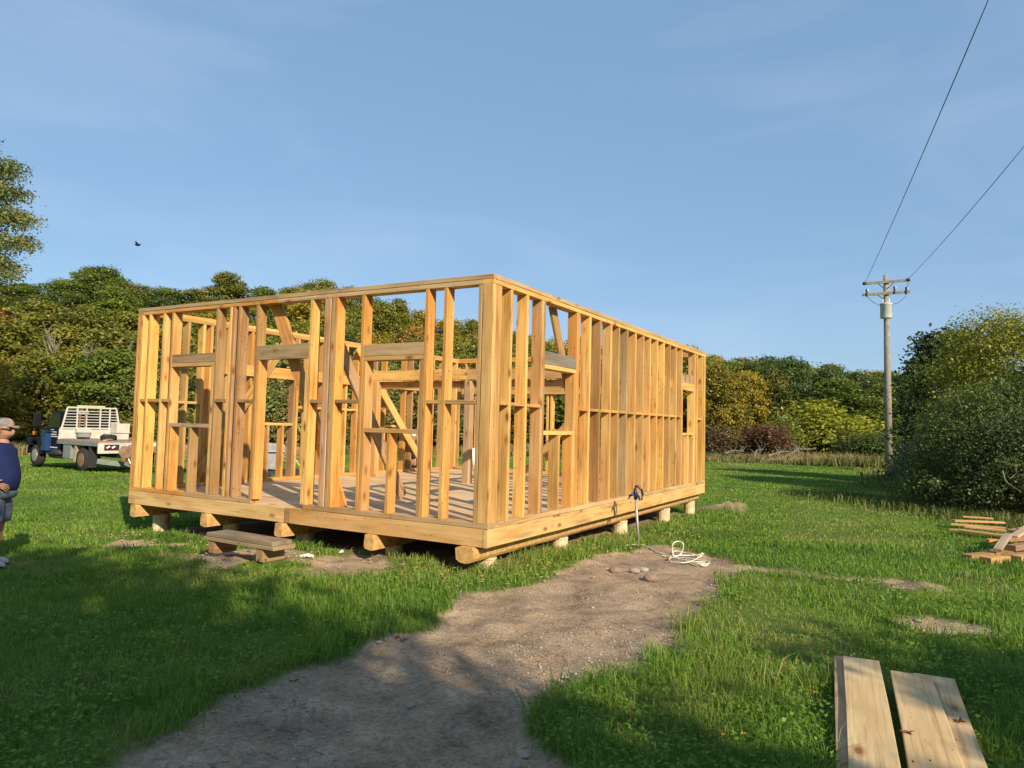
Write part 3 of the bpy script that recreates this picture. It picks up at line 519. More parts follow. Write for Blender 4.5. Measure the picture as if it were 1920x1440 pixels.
# ---------------------------------------------------------------- grass and weeds
def blades(px,py,h,wdt,lean,tint,name,material,base=None):
    n=len(px); z=ground_z(px,py)-.006 if base is None else base
    a=rng.uniform(0,2*PI,n); fx,fy=np.cos(a),np.sin(a); la=rng.uniform(0,2*PI,n)
    dx,dy=np.cos(la)*lean,np.sin(la)*lean
    B=np.stack([px,py,z],1); w2=np.stack([fx*wdt/2,fy*wdt/2,np.zeros(n)],1)
    M=B+np.stack([dx*.35*h,dy*.35*h,h*.62],1); T=B+np.stack([dx*h,dy*h,h*np.clip(1.0-.3*lean,.25,1)],1)
    V=np.stack([B-w2,B+w2,M+w2*.75,M-w2*.75,T],1).reshape(-1,3); k=np.arange(n)*5
    me=mesh_np(name,V,quads=np.stack([k,k+1,k+2,k+3],1),tris=np.stack([k+3,k+2,k+4],1),attrs={'tint':np.repeat(np.clip(tint,0,1),5)}); me.materials.append(material)
    return me
PLANKS=[[(2.24,4.97),(2.52,4.92),(1.90,3.0),(1.40,3.0)],[(2.43,4.69),(2.87,4.68),(2.02,3.0),(1.72,3.0)]]
def grass():
    nt_=50000; u=rng.random(nt_); e=.60; d0,d1=2.9,50.
    d=(d0**e+u*(d1**e-d0**e))**(1/e); az=rng.uniform(-.66,.66,nt_); x,y=d*np.sin(az)*1.0,d*np.cos(az)
    D=dirt(x,y); U=under(x,y); keep=(D<.02*rng.random(nt_))|((D<.35)&(rng.random(nt_)<.022)); keep&=(U<.35*rng.random(nt_))
    x,y,d,U,D=x[keep],y[keep],d[keep],U[keep],D[keep]; n=len(x)
    lush=fbm(x,y,1.1,3,41); tuft=vnoise(x,y,2.6,51); hh=(.035+.085*lush+.09*np.clip(tuft-.55,0,1)*2)*np.clip(1.12-d/28,.5,.95)
    tall=(rng.random(n)<.05)&(d<9)&(lush>.42); hh=hh*np.where(tall,1.9,1); edge=(np.abs(U)<.5)|((D<0)&(D>-.25)&(d<8)); hh=hh*np.where(edge,1.3,1); tt=fbm(x,y,.5,3,61)*.75+.12+.3*(vnoise(x,y,1.7,71)-.5)
    dn=fbm(x,y,.75,3,81); dry=np.clip((dn-.50)*5,0,1)*rng.random(n)*.45; dry=dry+.35*np.clip((d-22)/12,0,1)*np.clip(fbm(x,y,.22,3,83)*2.2-.75,0,1); thin=rng.random(n)<np.clip((dn-.52)*6,0,.6); x,y,d,U,D,hh,tt,dry=[q[~thin] for q in (x,y,d,U,D,hh*(1-.4*np.clip((dn-.5)*5,0,1)),tt,dry)]; n=len(x)
    k=10; i=np.repeat(np.arange(n),k); m=len(i); sp=(.018+.006*d)[i]
    X=x[i]+rng.normal(size=m)*sp; Y_=y[i]+rng.normal(size=m)*sp
    ok=(dirt(X,Y_)<.05)|(rng.random(m)<.1)
    for P in PLANKS: ok&=sdist(P,X,Y_)>.012
    ok&=sdist([(-3.6,8.75),(-3.3,9.05),(-2.4,8.2),(-2.7,7.8)],X,Y_)>0
    X,Y_,i=X[ok],Y_[ok],i[ok]; m=len(i)
    h=hh[i]*rng.uniform(.55,1.45,m); wdt=np.maximum(.0045,.001*d[i])*rng.uniform(.7,1.4,m); lean=rng.uniform(.1,1.15,m)
    tint=(tt[i]-.45)*1.35+.5+dry[i]+rng.normal(size=m)*.16+(rng.random(m)<.012)*.4
    return blades(X,Y_,h,wdt,lean,tint,'grass',GRASS)
tag(link('grass',grass(),GRASS),'lush uneven green grass around the bare dirt path','grass',kind='stuff')
def clover():
    n=26000; u=rng.random(n); d=(2.9**.5+u*(9**.5-2.9**.5))**2; az=rng.uniform(-.62,.62,n); x,y=d*np.sin(az),d*np.cos(az)
    m=(dirt(x,y)<0)&(under(x,y)<0)&(vnoise(x,y,1.3,91)>.42)
    for P in PLANKS: m&=sdist(P,x,y)>.02
    x,y=x[m],y[m]; n=len(x); z=ground_z(x,y)+rng.uniform(.03,.085,n); s=rng.uniform(.009,.02,n)
    nr=rng.normal(size=(n,3))*.4+np.array([0,0,1.]); nr/=np.linalg.norm(nr,axis=1)[:,None]; u_=np.cross(nr,rng.normal(size=(n,3))); u_/=np.linalg.norm(u_,axis=1)[:,None]; v=np.cross(nr,u_); P=np.stack([x,y,z],1); S=s[:,None]
    V=np.stack([P-u_*S,P+v*S*.7,P+u_*S,P-v*S*.7],1).reshape(-1,3)
    return mesh_np('clover',V,quads=np.arange(n*4).reshape(-1,4),attrs={'tint':np.repeat(rng.uniform(.25,.8,n),4)})
tag(link('clover',clover(),GRASS),'small clover and broad leaved weeds among the near grass','clover',kind='stuff')
def weeds():
    out=[]; n=42000
    az=rng.uniform(-.66,.55,n); d=rng.uniform(46,58,n); x,y=d*np.sin(az),d*np.cos(az)
    thick=vnoise(x,y,.25,7); h=rng.uniform(.2,.75,n)*(.4+thick); 
    n2=2200; p=atd(1790,930,16); t=rng.random(n2); x2=9.0+t*1.6+rng.normal(size=n2)*.6; y2=20.5-t*7.5+rng.normal(size=n2)*.8; x2=x2+.0; h2=rng.uniform(.08,.3,n2)
    X_=np.concatenate([x,x2]);Y_=np.concatenate([y,y2]);H_=np.concatenate([h,h2]); 
    x3=rng.uniform(9.5,19,9000); y3=rng.uniform(24,46,9000); k=(x3-y3*.52>-.6+rng.normal(size=9000)*.5); x3,y3=x3[k],y3[k]
    X_=np.concatenate([X_,x3]);Y_=np.concatenate([Y_,y3]);H_=np.concatenate([H_,rng.uniform(.1,.4,len(x3))])
    dd=np.hypot(X_,Y_); return blades(X_,Y_,H_,np.maximum(.012,.0016*dd)*rng.uniform(.7,1.3,len(X_)),rng.uniform(.1,.9,len(X_)),np.clip((vnoise(X_,Y_,.35,13)*.8+rng.normal(size=len(X_))*.15)*np.where(dd<36,.35,1),0,1),'tall_weeds',WEED)
tag(link('tall_weeds',weeds(),WEED),'tall drying weeds and seed heads along the edges of the field','weeds',kind='stuff')
# ---------------------------------------------------------------- stones
STONE=simple('stone',(.33,.28,.23),.85,.35,20,bmp=.4); STONE2=simple('pale stone',(.40,.37,.32),.85,.3,20,bmp=.4); CLAY=simple('reddish stone',(.27,.19,.14),.85,.3,16,bmp=.4)
def rockmesh(name,seed,sub=2,amp=.25,flat=.6,m=STONE):
    bm=bmesh.new(); bmesh.ops.create_icosphere(bm,subdivisions=sub,radius=1); R=np.random.default_rng(seed); f=R.normal(size=(4,3))*1.3; ph=R.uniform(0,6,4)
    for v in bm.verts:
        k=1+amp*sum(math.sin(v.co.dot(Vector(f[i]))+ph[i]) for i in range(4))/2.2; v.co*=k; v.co.z*=flat
    me=bpy.data.meshes.new(name); bm.to_mesh(me); bm.free(); me.materials.append(m); return me
RM=[rockmesh('stone_%d'%i,i,2,.25,.62,m) for i,m in enumerate((CLAY,STONE,STONE2))]
def rock(px,py,s,mi,label,group=None,rz=0,z=0):
    p=at(px,py,z); zz=gz(p.x,p.y); p=at(px,py,zz); o=bpy.data.objects.new('rock',RM[mi]); col.objects.link(o); o.location=(p.x,p.y,zz+s[2]*.30); o.scale=s; o.rotation_euler=(0,0,rz); tag(o,label,'rock',group)
rock(1155,1074,(.082,.065,.075),0,'rounded purple brown rock on the dirt left of the hose'); rock(1221,1089,(.088,.07,.08),0,'rounded brown rock with a dark shadow, nearest of the three on the dirt'); rock(1190,1072,(.055,.05,.05),1,'small tan rock between the two rounded brown rocks'); rock(1207,1071,(.05,.04,.05),2,'small pale rock touching the tan rock behind the nearest brown one')
SP=['left one of a pair right of the near path middle','right one of a pair near the path middle','in the sunlit dirt right of the rocks','at the right path edge by the grass tip','left of the purple brown rock','far right beyond the path in the grass','near the right edge of the shaded path','at the very bottom of the path, left of centre','in the bottom corner of the path','at the left path edge near brown leaves','at the right bulge of the path edge','pressed in the middle of the shaded path','in the right grass above the planks','left of a group of three at the left path edge','middle of a group of three at the left path edge','right of a group of three at the left path edge','in the grass right of the path']
for i,(x,y,s) in enumerate(((1048,1278,.035),(1063,1271,.028),(1250,1128,.05),(1277,1223,.045),(1112,1140,.03),(1720,1165,.05),(1210,1320,.02),(985,1420,.03),(970,1438,.04),(560,1337,.02),(1300,1222,.03),(770,1325,.045),(1360,1225,.02),(710,1205,.035),(722,1200,.03),(755,1198,.025),(1345,1215,.03))):
    s*=.62; rock(x,y,(s,s*.8,s*.8),2 if i%3==1 else 1,'small pale stone '+SP[i],'small pale stones scattered on the dirt path',rz=i)
def gravel():
    V0=[(1,0,0),(-.5,.87,0),(-.5,-.87,0),(.1,.05,.8),(0,0,-.5)]; V0=np.array(V0); n=24000
    u=rng.random(n); d=(2.9**.4+u*(11**.4-2.9**.4))**2.5; az=rng.uniform(-.5,.5,n); x,y=d*np.sin(az),d*np.cos(az); m=dirt(x,y)>.0; x,y,d=x[m],y[m],d[m]; n=len(x)
    cl=vnoise(x,y,1.5,15); s=(.0022+.0075*rng.random(n)**4)*(1+.9*(cl>.6))*np.maximum(1,d/6); z=ground_z(x,y)
    an=rng.uniform(0,6.28,n); c,si=np.cos(an)[:,None],np.sin(an)[:,None]
    vx=(V0[:,0]*c-V0[:,1]*si)*s[:,None]*rng.uniform(.7,1.3,(n,1))+x[:,None]; vy=(V0[:,0]*si+V0[:,1]*c)*s[:,None]+y[:,None]; vz=V0[:,2]*s[:,None]*.8+z[:,None]
    V=np.stack([vx,vy,vz],2).reshape(-1,3); k=(np.arange(n)*5)[:,None,None]; T=(np.array([[0,1,3],[1,2,3],[2,0,3],[1,0,4],[2,1,4],[0,2,4]])[None]+k).reshape(-1,3)
    return mesh_np('gravel',V,tris=T)
tag(link('gravel',gravel(),simple('gravel',(.36,.31,.26),.9,.6,45,bmp=0)),'small loose gravel and pebbles on the bare dirt path','gravel',kind='stuff')
def straw():
    n=5200; u=rng.random(n); d=(2.9**.5+u*(10**.5-2.9**.5))**2; az=rng.uniform(-.45,.5,n); x,y=d*np.sin(az),d*np.cos(az); m=dirt(x,y)>-.05; x,y=x[m],y[m]; n=len(x)
    a=rng.uniform(0,6.28,n); l=rng.uniform(.01,.05,n); w_=rng.uniform(.0012,.0028,n); z=ground_z(x,y)+.006; c,si=np.cos(a),np.sin(a)
    V=np.stack([np.stack([x-c*l-si*w_,y-si*l+c*w_,z],1),np.stack([x-c*l+si*w_,y-si*l-c*w_,z],1),np.stack([x+c*l+si*w_,y+si*l-c*w_,z+.008],1),np.stack([x+c*l-si*w_,y+si*l+c*w_,z+.008],1)],1).reshape(-1,3)
    return mesh_np('straw_litter',V,quads=np.arange(n*4).reshape(-1,4))
tag(link('straw_litter',straw(),simple('straw',(.24,.18,.11),.9,.5,2,bmp=0)),'bits of straw and twig litter on the bare dirt','litter',kind='stuff')
# fallen leaves
LF=simple('dry leaf brown',(.17,.065,.035),.7,.4,30,bmp=.2); LY=simple('dry leaf yellow',(.55,.33,.06),.7,.3,30,bmp=.2); LT=simple('dry leaf tan',(.36,.22,.12),.7,.3,30,bmp=.2)
def leafm(seed,m):
    R=random.Random(seed); pts=[]; n=15
    for i in range(n):
        a=2*PI*i/n; r=(1.0 if i%3==0 else .5)*R.uniform(.8,1.1); pts.append((r*math.cos(a),r*math.sin(a),R.uniform(-.05,.35)))
    V=pts+[(0,0,0)]+[(x,y,z-.05) for x,y,z in pts]+[(0,0,-.05)]
    F=[(i,(i+1)%n,n) for i in range(n)]+[(n+1+(i+1)%n,n+1+i,2*n+1) for i in range(n)]+[(i,n+1+i,n+1+(i+1)%n,(i+1)%n) for i in range(n)]
    me=bpy.data.meshes.new('fallen_leaf'); me.from_pydata(V,[],F); me.update(); me.materials.append(m); return me
LM=[leafm(i,m) for i,m in enumerate((LF,LY,LT))]
def leaf(px,py,s,mi,label,group=None,z=None,rz=0):
    if z is None: p=at(px,py,0); zz=gz(p.x,p.y)+.012; p=at(px,py,zz)
    else: zz=z; p=at(px,py,zz)
    o=bpy.data.objects.new('fallen_leaf',LM[mi]); col.objects.link(o); o.location=(p.x,p.y,zz); o.scale=(s,s*.8,s); o.rotation_euler=(random.uniform(-.2,.2),random.uniform(-.2,.2),rz); tag(o,label,'leaf',group)
leaf(1700,1374,.04,0,'curled dark brown leaf on the wide middle plank',z=.115); leaf(1800,1353,.042,0,'curled dark brown leaf on the rightmost plank',z=.09,rz=1); leaf(1792,1387,.015,2,'tiny tan leaf curl on the rightmost plank',z=.09)
for i,(x,y,c) in enumerate(((550,1277,0),(447,1305,2),(280,1368,0),(1178,1405,0),(745,1195,0),(760,1199,0),(1295,1230,0),(515,1307,2))): leaf(x,y,.03,c,'dry brown leaf '+['among stones at the middle left path edge','by the lower left path edge','on the lower left dirt','in the bottom right grass','left of two close at the upper left path edge','right of two close at the upper left path edge','at the right path bulge','above the lower left path edge'][i],'dry brown leaves along the dirt path',rz=i)
for i,(x,y) in enumerate(((1353,1200),(1530,1298),(1357,1377),(1250,1128),(580,1175),(1640,1183),(1395,1375),(1483,1255),(1410,1192))): leaf(x,y,.022,1,'small yellow fallen leaf in the grass, '+['right of the path bulge','left of the near planks','in the near grass below the path bulge','at the sunlit dirt edge','in the shaded left grass','behind the near planks','low between path and planks','above the near planks','right of the path in sun'][i],'yellow fallen leaves in the grass',rz=i,z=.06)
# ---------------------------------------------------------------- loose lumber
def loose(name,p0,p1,wd,width,thick,color,label,group=None,cat='board',**k):
    o=board(name,p0,p1,wd,width,thick,None,color,**k); return tag(o,label,cat,group)
PL=(.60,.44,.23,1); PL2=(.57,.40,.20,1)
def plank(pa,pb,w,z,label,c,th=.026):   # pa,pb: pixel ends of the centre line (pb below the frame)
    a=at(*pa,z); b=at(*pb,z); d=(b-a).normalized(); a=a; b=a+d*2.6; loose('plank',a,b,d.cross(Vector((0,0,1))),w,th,c,label,cham=.003,wob=.003)
plank((1614,1238),(1639,1440),.215,.105,'wide pale plank on top of the left pair in the near grass',PL); plank((1594,1236),(1612,1440),.20,.075,'narrow showing plank beneath the left wide pale plank',(.44,.31,.18,1))
plank((1708,1266),(1755,1440),.225,.105,'wide pale plank in the middle, with a curled leaf on it',PL2); plank((1750,1271),(1800,1440),.23,.075,'outermost pale plank on the right with a sunlit corner',(.58,.42,.23,1))
# long stack at right
st=[((1782,995),(1925,1012),.15,.03,.02),((1800,1000),(1960,1020),.12,.035,.05),((1783,990),(1885,998),.15,.03,.075),((1788,986),(1882,990),.14,.03,.105),((1805,982),(1862,986),.1,.03,.135),((1810,996),(1950,1010),.1,.03,.08)]
lb=['lowest orange board of the long stack in the right grass','long front board of the right stack running out of the picture','second orange board of the right lumber stack','third board of the right lumber stack','short topmost board of the right lumber stack','middle board of the right stack just above the long one']
for i,(a,b,wv,th,zz) in enumerate(st):
    p=at(*a,-.1); q=at(*b,-.1); z=gz(p.x,p.y)+.05+zz; loose('board',(p.x,p.y,z),(q.x,q.y,z+.0),(q-p).cross(Vector((0,0,1))),wv,th,(.66,.42,.19,1) if i%2 else (.60,.34,.14,1),lb[i])
cut=empty
hp=[((1812,1050),(1868,1044),.14,.07,.04,0,BRWN),((1848,1058),(1885,1054),.14,.08,.04,0,TAN),((1853,1037),(1895,1040),.14,.045,.06,0,(.4,.25,.12)),((1852,1025),(1888,1027),.14,.05,.14,0,ORNG),((1870,1048),(1925,1018),.1,.04,.13,.14,(.42,.34,.25)),((1885,1052),(1950,1044),.13,.07,.05,0,BRWN),((1895,1040),(1960,1030),.13,.08,.12,.0,(.3,.19,.12)),((1900,1030),(1965,1012),.12,.04,.22,.1,(.45,.33,.22)),((1885,1032),(1940,1026),.13,.05,.19,0,(.38,.23,.12)),((1905,1056),(1965,1052),.14,.07,.06,0,TAN),((1896,1022),(1950,1014),.12,.04,.27,.02,(.42,.27,.16))]
hl=['brown rough offcut lying lowest at the left of the scrap heap','square block end facing forward at the front of the scrap heap','offcut under the orange block in the scrap heap','orange block at the upper left of the scrap heap','long grey offcut leaning up across the scrap heap','thick brown block at the foot of the scrap heap','dark thick offcut in the middle of the scrap heap','slanting tan offcut on top at the right of the scrap heap','reddish offcut right of the orange block in the scrap heap','tan block low at the right end of the scrap heap','topmost flat offcut at the back of the scrap heap']
for i,(a,b,wv,th,zz,dz,c) in enumerate(hp):
    p=at(*a,-.05); q=at(*b,-.05); z=gz(p.x,p.y)+zz; d=(q-p); d=d.normalized()*max(.3,min(d.length,.75)); loose('wood_offcut',(p.x,p.y,z),(p.x+d.x,p.y+d.y,z+dz),d.cross(Vector((0,0,1))),wv,th,(*c,1),hl[i],cat='offcut')
# far lumber pile by pole
for i in range(6):
    p=atd(1604+i*3,842,54); q=atd(1668,843+i*.7,53); z0=gz(p.x,p.y); loose('board',(p.x,p.y,.28+.05*i),(q.x,q.y,.22+.05*i+(i%2)*.08),(0,1,0),.2,.05,(.66,.33,.12,1),['lowest','second','third','fourth','fifth','topmost'][i]+' orange board in the far lumber pile left of the utility pole','orange boards of the far pile by the utility pole')
mb=MB(); p=atd(1620,843,54); q=atd(1655,843,53)
for r in (p,q):
    z0=gz(r.x,r.y); tag(MB().box((r.x,r.y,(z0+.2)/2),(.35,.5,.2-z0)).build('wood_block',simple('old block',(.25,.18,.1),.9),None),'old wooden block carrying the far lumber pile','block','blocks under the far lumber pile')
# step bench
stp=empty('step_bench',at(462,1035,-.05),0,'low makeshift wooden step of stacked boards in front of the doorway','step')
def sb(n,p0,p1,wd,w_,t_,c): 
    o=board(n,Vector(p0)-stp.location,Vector(p1)-stp.location,wd,w_,t_,stp,c)
p0=at(416,992,.25); p1=at(536,1017,.25); d=(p1-p0).normalized(); nrm=d.cross(Vector((0,0,1))); p0=at(391,1001,.245)-nrm*.12; p1=at(497,1018,.245)-nrm*.12
d=(p1-p0).normalized(); nrm=d.cross(Vector((0,0,1)))
sb('tread',p0-d*.02,p1+d*.12,nrm,.28,.042,(.27,.22,.145,1)); sb('tread',p0-d*.05+nrm*.0-Vector((0,0,.045)),p1+d*.16-Vector((0,0,.045)),nrm,.31,.042,(.33,.25,.15,1))
for k in (.08,.92):
    c=p0.lerp(p1,k)-Vector((0,0,.135)); sb('leg',c-nrm*.17,c+nrm*.14,d,.10,.14,(.32,.2,.11,1)); c=c-Vector((0,0,.055)); sb('leg_base',c-nrm*.16,c+nrm*.13,d,.12,.05,(.3,.2,.11,1))
def chips():
    n=420; k=rng.random(n); s=np.where(k<.5,rng.normal(-.25,.3,n),rng.uniform(-.3,6.3,n)); t=np.where(k<.5,rng.uniform(-.3,6,n),rng.normal(-.35,.3,n)); x=HN.x+A_.x*s+B_.x*t; y=HN.y+A_.y*s+B_.y*t; z=ground_z(x,y)+.03
    a=rng.uniform(0,6.28,n); l=rng.uniform(.006,.03,n); w_=rng.uniform(.003,.012,n); c,si=np.cos(a),np.sin(a); Z=[]
    for hz_ in (0,.005):
        for p_,q_ in ((-1,-1),(1,-1),(1,1),(-1,1)): Z.append(np.stack([x+p_*c*l-q_*si*w_,y+p_*si*l+q_*c*w_,z+hz_+p_*.004],1))
    V=np.stack(Z,1).reshape(-1,3); b=(np.arange(n)*8)[:,None,None]; Q=(np.array([[4,5,6,7],[3,2,1,0],[0,1,5,4],[1,2,6,5],[2,3,7,6],[3,0,4,7]])[None]+b).reshape(-1,4)
    return mesh_np('wood_chips',V,quads=Q)
tag(link('wood_chips',chips(),simple('wood chip',(.58,.40,.2),.9,.3,6,bmp=0)),'pale wood chips scattered along the foot of the frame','wood chips',kind='stuff')
# paper scraps
PAPER=simple('white scrap',(.75,.75,.72),.6,.08,20,bmp=0)
for (x,y,s),l in zip(((575,1055,.09),(640,1040,.03)),('white paper scrap on the bare patch right of the step','tiny white scrap under the frame edge')):
    p=at(x,y,-.05); z=gz(p.x,p.y)+.02; tag(MB().add([(-s,-.02,0),(s,-.03,.01),(s*.8,.03,.015),(0,.04,.03),(-s,.02,.01),(-s,-.02,-.005),(s,-.03,.005),(s*.8,.03,.01),(0,.04,.02),(-s,.02,.005)],[(0,1,2,3,4),(9,8,7,6,5),(0,5,6,1),(1,6,7,2),(2,7,8,3),(3,8,9,4),(4,9,5,0)]).build('paper_scrap',PAPER,loc=(p.x,p.y,z)),l,'scrap')
# ---------------------------------------------------------------- yard hydrant and hose
BLUE=simple('blue painted iron',(.008,.016,.08),.35,.2,10,spec=.5); GALV=simple('galvanised pipe',(.45,.45,.43),.45,.15,30,metal=.6)
hp_=at(1199,1021,-.09); hz=gz(hp_.x,hp_.y); top=atd(1192,935,hp_.y)
hy=empty('yard_hydrant',(hp_.x,hp_.y,hz),0,'blue headed yard hydrant on a galvanised pipe beside the frame','hydrant'); hgt=top.z-hz; lx=top.x-hp_.x
MB().tube([(0,0,-.1),(lx,0,hgt)],.019,12).build('pipe',GALV,hy,True); MB().tube([(-.01,0,0),(0,0,.012)],.03,10).build('collar',GALV,hy,True)
MB().tube([(lx,0,hgt-.01),(lx,0,hgt+.05),(lx-.01,0,hgt+.10),(lx-.012,0,hgt+.15)],[.026,.032,.028,.017],12).build('head',BLUE,hy,True)
MB().tube([(lx,0,hgt+.045),(lx-.05,0,hgt+.06),(lx-.095,0,hgt+.035),(lx-.10,0,hgt-.0)],[.02,.019,.019,.024],10).build('spout',BLUE,hy,True)
MB().tube([(lx-.015,0,hgt+.14),(lx-.01,0,hgt+.175),(lx+.03,0,hgt+.18),(lx+.085,0,hgt+.13),(lx+.10,0,hgt+.06),(lx+.09,0,hgt+.0),(lx+.06,0,hgt-.015),(lx+.045,0,hgt+.03),(lx+.015,0,hgt+.07)],[.017,.02,.019,.018,.018,.018,.018,.016,.015],8).build('handle',BLUE,hy,True)
def catmull(P,n=8):
    P=[Vector(p) for p in P]; o=[]
    for i in range(len(P)-1):
        a,b,c,d=P[max(i-1,0)],P[i],P[i+1],P[min(i+2,len(P)-1)]
        for k in range(n): t=k/n; o.append(.5*((2*b)+(c-a)*t+(2*a-5*b+4*c-d)*t*t+(3*b-a-3*c+d)*t**3))
    return o+[P[-1]]
HOSE=simple('white plastic hose',(.72,.68,.55),.5,.1,10,bmp=0)
hpx=[(1112,1024),(1145,1025),(1175,1024),(1200,1023),(1215,1026),(1230,1034),(1250,1043),(1270,1050),(1300,1053),(1320,1055),(1330,1058),(1310,1060),(1270,1048),(1262,1040,.06),(1262,1020,.14),(1272,1015,.20),(1281,1020,.16),(1279,1034,.08),(1271,1044),(1255,1050),(1262,1054),(1290,1055),(1308,1048),(1319,1038,.06),(1312,1045),(1300,1040),(1285,1038),(1265,1036),(1262,1044),(1285,1047),(1310,1052),(1329,1056),(1322,1061),(1300,1056),(1275,1050),(1250,1047),(1240,1042),(1256,1044),(1275,1043),(1293,1044),(1312,1040),(1317,1036,.03)]
pts=[]
for i,q in enumerate(hpx):
    hz_=q[2] if len(q)>2 else .0; p=at(q[0],q[1],-.1); z=gz(p.x,p.y); 
    if hz_: 
        pb=at(1270,1044,z); p=atd(q[0],q[1],pb.y+.02*(i%3)); pts.append(p)
    else: p=at(q[0],q[1],z+.012); pts.append((p.x,p.y,z+.012+.006*(i%4)))
tag(MB().tube(catmull(pts,7),.0085,7).build('hose',HOSE,None,True),'tangled white hose lying on the dirt right of the hydrant','hose')
# ---------------------------------------------------------------- utility pole and wires
PY=38.; pb=atd(1667,860,PY); zb=gz(pb.x,pb.y); pt=atd(1661,516,PY); pole=empty('utility_pole',(pb.x,pb.y,zb),0,'weathered grey wooden utility pole with transformer and two crossarms','utility pole')
POLEM=simple('weathered pole',(.27,.24,.20),.9,.3,4,bmp=.4); ARM=simple('greenish crossarm',(.17,.17,.11),.9,.3,5); DARKM=simple('dark metal',(.05,.05,.055),.5,.2,9,metal=.4); TANK=simple('pale grey transformer',(.55,.58,.56),.45,.12,4); PORC=simple('porcelain',(.7,.7,.7),.3,.05,4)
def pl(px,py,dy=0): v=atd(px,py,PY+dy); return v-pole.location
MB().tube([(0,0,-.3),pl(1664,690),pl(1661,516)],[.20,.165,.125],14).build('pole',POLEM,pole,True)
def arm(x0,y0,x1,y1,nm='crossarm'): a,b=pl(x0,y0,-.2),pl(x1,y1,-.2); R=(b-a).to_track_quat('X','Z').to_matrix(); MB().box((a+b)/2,((b-a).length,.1,.13),R).build(nm,ARM,pole)
arm(1618,532,1706,525); arm(1618,553,1706,547)
for a,b in (((1647,532),(1659,542)),((1676,530),(1664,541)),((1645,553),(1656,560))): MB().tube([pl(*a,-.26),pl(*b,-.26)],.02,6).build('arm_brace',DARKM,pole)
tk=pl(1661.5,582,-.42); MB().tube([tk+Vector((0,0,z)) for z in (-.42,-.40,.30,.31,.36,.40)],[.27,.285,.285,.30,.30,.12],18).build('transformer',TANK,pole,True)
for x,y in ((1655,563),(1667,562)): MB().tube([pl(x,y+4,-.42),pl(x,y-2,-.42)],[.045,.03],8).build('bushing',PORC,pole)
for x,y in ((1625,547),(1677,542),(1699,543)):
    MB().tube([pl(x,y+9,-.28),pl(x,y-5,-.28)],.05,8).build('fuse_cutout',DARKM,pole); MB().tube([pl(x+2,y-1,-.3),pl(x+2,y-5,-.3)],.045,8).build('insulator',PORC,pole)
for x,y in ((1621,532),(1703,525)): MB().tube([pl(x-2,y,-.25),pl(x+2,y-1,-.25)],.09,8).build('dead_end_insulator',DARKM,pole)
def sagw(a,b,s,n=10): return [a.lerp(b,i/n)-Vector((0,0,s*4*(i/n)*(1-i/n))) for i in range(n+1)]
for a,b in (((1626,556),(1655,573)),((1698,555),(1672,570)),((1673,568),(1672,592)),((1703,528),(1700,541))): MB().tube(sagw(pl(*a,-.3),pl(*b,-.4),.12),.014,5).build('jumper_wire',DARKM,pole,True)
for (x,y),(ex,ey),D2,l in (((1623,528),(1852,2),12.2,'power line rising steeply to the upper right, left one of the two'),((1704,522),(1918,277),18.8,'power line leaving the right end of the crossarm, lower of the two')):
    a=atd(x,y,PY-.25); b=atd(ex,ey,D2); c=b+(b-a)*1.0; P=[a]
    n=30
    for i in range(1,n+1): t=i/n*2; q=a+(b-a)*t; q.z+= .35*(t*(t-1))*1.2; P.append(q)
    tag(MB().tube(P,[.011 if i<n/2 else .008 for i in range(n+1)],5).build('power_line',DARKM),l,'power line')
# bird
BLK=simple('black feathers',(.015,.015,.018),.7,.1,10)
p=atd(258,459,34); bd=empty('bird',p,.1,'tiny black bird flying in the blue sky above the left wood','bird'); bd.scale=(1.25,1.25,1.4); MB().tube([(-.11,0,.01),(-.06,0,.0),(0,0,-.01),(.07,0,.0),(.12,0,.02)],[.012,.03,.045,.035,.01],8).build('body',BLK,bd,True); MB().add([(-.03,0,.02),(.05,0,.02),(.02,.2,.08),(-.04,.18,.07),(-.03,0,.01),(.05,0,.01),(.02,.2,.07),(-.04,.18,.06)],[(0,1,2,3),(7,6,5,4),(1,5,6,2),(2,6,7,3),(3,7,4,0)]).build('wing',BLK,bd); MB().add([(-.03,0,.02),(.05,0,.02),(.02,-.2,.08),(-.04,-.18,.07),(-.03,0,.01),(.05,0,.01),(.02,-.2,.07),(-.04,-.18,.06)],[(3,2,1,0),(4,5,6,7),(1,2,6,5),(2,3,7,6),(3,0,4,7)]).build('wing',BLK,bd)
# ---------------------------------------------------------------- dead branches pile
for i,(a,b,h1) in enumerate((((1356,852),(1395,846),.5),((1375,866),(1440,858),.15),((1412,862),(1432,842),.9),((1440,855),(1500,848),.6),((1470,858),(1530,842),.9))):
    p=atd(*a,48); q=atd(*b,48.5); mm=(p+q)/2+Vector((0,.3,h1*.3)); mb=MB(); mb.tube([p,mm,q],[.07,.055,.03],6)
    for j in range(7):
        r=p.lerp(q,random.uniform(.2,1)); mb.tube([r,r+Vector((random.uniform(-.5,.5),random.uniform(-.3,.3),random.uniform(.2,.7)))],[.025,.01],4)
    tag(mb.build('dead_branch',PALEB),'bare dead branch in the brush pile at the far edge of the field','branch','dead branches in the far brush pile')
p=atd(1880,882,14.4); q=atd(1914,922,14.0); mb=MB(); mb.tube(catmull([p,p.lerp(q,.3)+Vector((-.05,0,-.08)),p.lerp(q,.7)+Vector((.0,.1,-.02)),q],4),[.012]*13,5); mb.tube([p.lerp(q,.4),p.lerp(q,.4)+Vector((.12,0,.1))],[.008,.004],4); tag(mb.build('dead_branch',PALEB),'pale crooked twig low in the right hand bush','branch')
WHITE=simple('white plastic',(.8,.8,.78),.4,.05,6,bmp=0)
